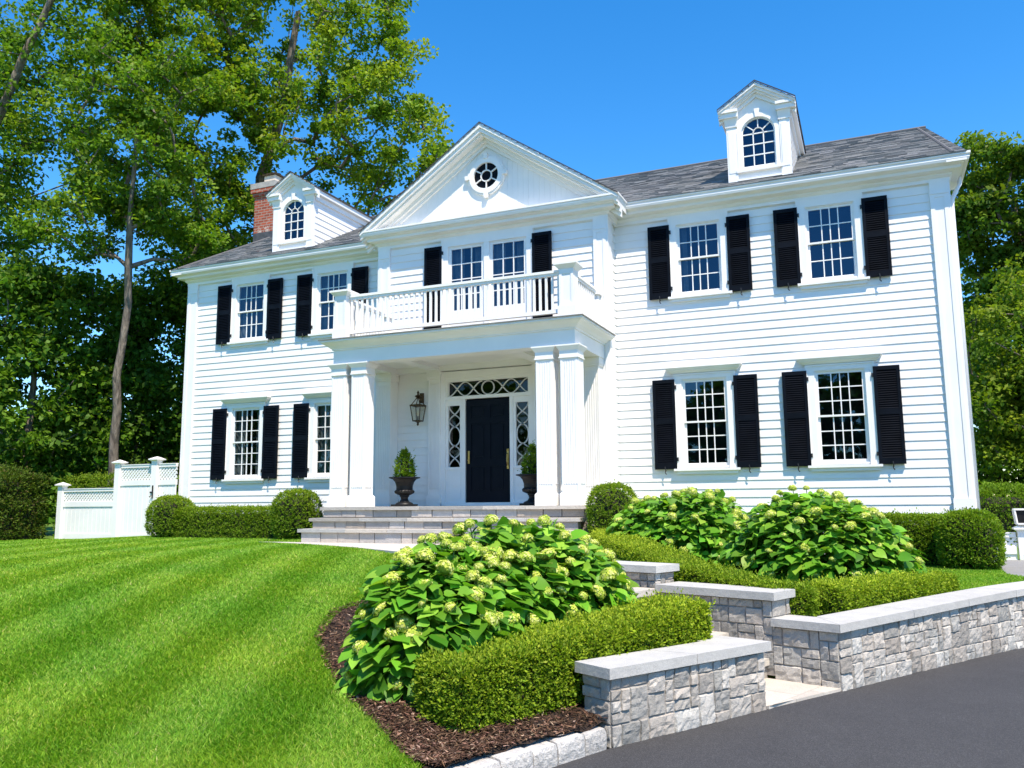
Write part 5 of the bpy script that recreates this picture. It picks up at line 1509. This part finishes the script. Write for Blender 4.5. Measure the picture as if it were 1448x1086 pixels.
tree("slender_tree", "slender tree with a bare straight trunk standing behind the white fence", (-14.15,2.2,-1),
     [(-14.25,2.3,-1),(-14.05,2.15,2),(-13.65,1.9,5),(-13.25,1.6,7.4),(-12.95,1.3,9.6),(-12.7,1.1,12)], .175,
     [((-12.9,1.3,10.6),(2.0,1.8,2.0),42),((-14.6,1.0,8.9),(1.9,1.6,1.3),30),((-12.3,2.6,9.0),(1.5,1.5,1.4),26),((-13.4,1.6,13.2),(2.6,2.0,2.0),46)],
     19500, .158, LEAFY, (3,3,2,1.2), .60, seed=9, tipc=(.2,.26,.02))
def far(p): return tuple(CAM[k]+1.45*(p[k]-CAM[k]) for k in range(3))
tree("oak_tree", "tree leaning in from beyond the left edge, dark limbs crossing the upper corner", (-25.9,1.3,-1.5),
     [far(p) for p in ((-15.5,-4.4,-1),(-14.6,-4.6,2.5),(-13.1,-4.8,5.2),(-10.9,-5.0,7.7),(-9.9,-4.9,9.6),(-8.9,-4.8,11.6))], .34,
     [(far(c), tuple(1.45*q for q in r__), k) for c, r__, k in (((-10.2,-4.0,10.2),(2.2,1.8,1.7),46),((-11.9,-4.4,7.2),(1.9,1.6,1.4),30),((-9.9,-3.5,8.0),(1.7,1.5,1.2),22),((-11.0,-3.6,5.7),(1.9,1.4,.9),20),((-8.6,-3.6,12.2),(2.2,1.8,1.4),34),((-12.6,-4,10.6),(1.8,1.6,2),28))],
     27000, .185, LEAFY, (2.5,3,2.4,.8), .80, seed=15, tipc=(.17,.24,.02), minr=.012)
DARK = [(.08,.18,.015),(.13,.25,.02),(.05,.12,.012),(.20,.33,.03)]
for i, (lb, b_, blobs, k) in enumerate((
    ("dense dark tree filling the left edge behind the yew hedge", (-17.3,1.6,-1), [((-17.2,1.4,3.2),(2.2,1.8,3.6),120),((-16.9,1.3,6.4),(1.5,1.4,1.5),36)], 20000),
    ("dense dark tree left of the bare slender trunk", (-16.4,4.2,-1), [((-16.0,3.9,3.4),(2.0,1.6,3.8),110),((-16.4,4.0,6.8),(1.5,1.4,1.5),34)], 19000),
    ("dense dark tree between the bare slender trunk and the house corner", (-14.0,6.2,-1), [((-14.0,6.0,4.0),(2.3,1.6,4.2),120),((-14.8,6.0,8.2),(2.0,1.5,1.7),46)], 21000),
    ("dark tree rising behind the left eave of the house", (-12.2,9.5,-1), [((-12.4,9.3,5.0),(2.3,1.7,4.5),110),((-12.2,9.3,9.6),(2.0,1.6,1.6),40)], 16000))):
    tree("broadleaf_tree", lb, b_, [b_, (b_[0]+.1,b_[1],2), (b_[0]+.2,b_[1],5)], .2, blobs, k, .20, DARK, (3,3,2,.9), .72, seed=30+i, tipc=(.09,.15,.02), group=None)
# woods further back: a dense far belt behind those trees
tree("broadleaf_tree", "tall dark tree at the right, sky showing through its crown behind the house corner", (13.4,18,-1.5),
     [(13.4,18,-1.5),(13.3,17.8,4),(13.1,17.6,8),(12.9,17.4,11)], .34, [((13.3,17.6,10.6),(3.4,2.6,3.4),150),((15.0,17.6,8.0),(3.0,2.6,3.4),90),((12.0,17.2,5.6),(2.2,2.0,2.4),80)], 62000, .20, [(.075,.16,.014),(.11,.205,.016),(.05,.115,.01),(.16,.24,.02)], (3,3,2,1), .70, seed=51, tipc=(.22,.27,.02))
tree("broadleaf_tree", "yellow-green bushy tree at the right edge in front of the tall dark one", (12.3,11.6,-1.5),
     [(12.3,11.6,-1.5),(12.2,11.5,1.5),(12.0,11.4,4)], .22, [((12.2,11.4,4.7),(1.9,1.7,2.3),90),((11.9,11.2,2.4),(1.7,1.5,2.0),70),((13.2,11.6,3),(1.6,1.6,3),60)], 26000, .16, [(.10,.19,.014),(.145,.24,.017),(.07,.14,.01),(.21,.28,.02)], (3,3,1.6,1.5), .62, seed=57, tipc=(.28,.32,.02))
tree("broadleaf_tree", "dark dense low tree behind the right corner board above the white fence", (11.4,14.6,-1.5),
     [(11.4,14.6,-1.5),(11.3,14.5,1),(11.2,14.4,3)], .2, [((11.2,14.2,2.3),(1.8,1.5,2.8),100),((13.0,14.4,2.4),(1.8,1.6,3.0),80)], 20000, .18, DARK, (3,3,1.6,.9), .66, seed=61, tipc=(.09,.15,.02))
n = 26000
wx = rng.uniform(-48, -13, n); C = np.stack([wx, rng.uniform(14, 24, n), -1+rng.uniform(0, 1, n)**.8*(5.2+1.6*np.sin(wx*.9)+1.0*np.sin(wx*2.3))], 1)
V, Fc = kites(C, rng.normal(0,1,(n,3)), rng.normal(0,.6,(n,3))+np.array((0,-.3,.7)), .55*rng.uniform(.6,1.3,n), .42*rng.uniform(.6,1.3,n))
tag(np_mesh("woods", V, Fc, "tree_leaf", None, np.repeat(pick(n, DARK, (3,3,2,.6)),4,0)), "far dark woods closing the gaps under the trees at the left", "woods", kind="stuff")
hedge("yew_hedge", "dark untrimmed yew hedge at the left edge beside the low white fence", [(-17.5,-1.1),(-15.5,-.95),(-14.0,-.85)], 1.6, -.95, [1.15,1.25,1.05], 9000, .07, .5, p=3.2, cols=[(.07,.12,.014),(.10,.155,.016),(.10,.075,.025)], wts=(3,3,.7), reach=.12, rough=.10, tipc=(.10,.16,.015))
hedge("box_hedge", "sunlit yellow-green hedge showing above the low white fence", [(-15.6,2.0),(-14,2.0),(-12.0,2.1)], 1.0, -.95, [.98,1.0,1.12], 4500, .06, 1.0, p=5, reach=.12, rough=.05, tipc=(.22,.29,.02))
hedge("box_hedge", "sunlit clipped hedge beyond the white fence at the right edge", [(9.9,8.2),(11.5,8.3),(14,8.4)], 1.6, -1.4, .42, 5500, .06, .8, p=6, reach=.12, rough=.05, tipc=(.17,.26,.018))
# trees across the street, seen only mirrored in the window panes
for i, (x, y, h) in enumerate(((-2,-42,9),(7,-46,11),(16,-41,8.5),(26,-44,11),(-12,-45,10),(-21,-43,10),(-30,-46,11),(-39,-43,10),(-48,-45,11),(-58,-44,11))):
    tree("street_tree", "broad tree across the street behind the photographer, mirrored in the lower window panes", (x,y,-1.6), [(x,y,-1.6),(x+.2,y,2),(x,y,h*.55)], .3,
         [((x,y,h*.45),(4.2,3.0,h*.42),70),((x+1.5,y,h*.75),(2.6,2.2,h*.2),26)], 5200, .55, DARK, (3,3,2,1), 1.3, seed=80+i, group="trees across the street", branch=False)

# ------------------------------------------------------------------ grass
SD = np.array((-.4,.916)); SNm = np.array((.916,.4))
def in_bed(x, y):
    xl = np.interp(y, by, bx); return (y < -7.3) & (x > xl+.01)
WALK = [(-3.75,-3.42),(-2.2,-3.97),(-.6,-4.80),(1.2,-6.0),(3.0,-7.4),(4.50,-8.85),(4.86,-7.92),(3.6,-6.2),(3.3,-4.6),(3.3,-3.4)]
def in_poly(x, y, P):
    r_ = np.zeros(x.shape, bool); j = len(P)-1
    for i in range(len(P)):
        xi, yi = P[i]; xj, yj = P[j]
        c = ((yi > y) != (yj > y)) & (x < (xj-xi)*(y-yi)/(yj-yi+1e-12)+xi); r_ ^= c; j = i
    return r_
def blades(name, label, x, y, hgt, wid, stripes=True, z=None):
    n = len(x); z = g0(x, y) if z is None else z
    ph = (x*SNm[0]+y*SNm[1]+1.95)/1.05+.02*np.sin(x*.9+y*.5)+.25
    st = np.tanh(np.sin(ph*2*math.pi+.35*np.sin(y*.8))*2.2) if stripes else np.zeros(n)
    ang = rng.uniform(0, 6.28, n); lean = rng.uniform(.2, .95, n)
    dx = np.cos(ang)*lean+SD[0]*st*.11; dy = np.sin(ang)*lean+SD[1]*st*.11
    h = hgt*rng.uniform(.55, 1.25, n); w = wid*rng.uniform(.7, 1.3, n)
    a2 = rng.uniform(0, 6.28, n); sx, sy = np.cos(a2)*w*.5, np.sin(a2)*w*.5
    B = np.stack([x, y, z-.004], 1); S_ = np.stack([sx, sy, np.zeros(n)], 1)
    Mx = B+np.stack([dx*h*.35, dy*h*.35, h*.62], 1); T = B+np.stack([dx*h*1.05, dy*h*1.05, h*.92], 1)
    V = np.stack([B-S_, B+S_, Mx+S_*.8, Mx-S_*.8, T], 1).reshape(-1,3)
    o = np.arange(n)*5
    F1 = np.stack([o, o+1, o+2, o+3], 1); F2 = np.stack([o+3, o+2, o+4, o+4], 1)
    tri = np.concatenate([np.stack([o,o+1,o+2],1), np.stack([o,o+2,o+3],1), np.stack([o+3,o+2,o+4],1)])
    col = pick(n, [(.20,.37,.026),(.26,.43,.034),(.135,.29,.02),(.36,.48,.07),(.50,.48,.15)], (4,4,2,1.1,.22), .13)
    patch = .12*np.sin(x*1.7+np.sin(y*1.1)*2)*np.sin(y*1.9+np.sin(x*.9)*2)
    col = col*(1+patch[:,None]*np.array((1.6,.6,.5)))*(1+st[:,None]*np.array((.14,.09,.40)))  # mowing stripes: sheen of the bent blades also put into their colour
    return tag(np_mesh(name, V, tri, "grass_blade", None, np.repeat(np.clip(col,.003,1),5,0)), label, "grass", kind="stuff")
n = 1500000
# denser towards the camera: polar sampling around the camera's foot
rad = np.exp(rng.uniform(math.log(3.2), math.log(27), n)); az = rng.uniform(R(-2), R(66), n)
x = CAM.x-np.sin(az)*rad; y = CAM.y+np.cos(az)*rad
ok = (edge_side(x, y) > .10) & ~in_bed(x, y) & ~in_poly(x, y, WALK) & (y < -.2+.0*x) & ~((y > -3.6) & (x > -2.75))
ok &= ~((x > 3.2) & (y > -7.4))
ok &= ~((y > -1.95) & (x > -8.3))
x, y, rad = x[ok], y[ok], rad[ok]
blades("grass", "striped mown grass of the front lawn", x, y, np.interp(rad, [3,8,27], [.062,.046,.036]), np.interp(rad, [3,8,27], [.0052,.008,.026]))
n = 60000
x = rng.uniform(7.2, 10, n); y = rng.uniform(-7.2, -1.2, n)
cxl = np.array([(6.98,-7.98),(7.45,-7.05),(7.85,-6.3),(8.15,-5.55)])
ok = (edge_side(x, y) > .42) & ~((y < -5.3) & (x < np.interp(y, cxl[:,1], cxl[:,0])+.2)) & ~in_poly(x, y, [(9.25,-2.6),(9.75,-3.95),(10.4,-3.75),(12,-3.2),(30,-1.4),(30,.8),(9.4,.8),(9.3,-.9)]) & (np.hypot(x-6.78, y+5.35) > 1.1)
x, y = x[ok], y[ok]
blades("grass", "small patch of lawn inside the curved wall", x, y, np.full(len(x), .045), np.full(len(x), .012), stripes=False)
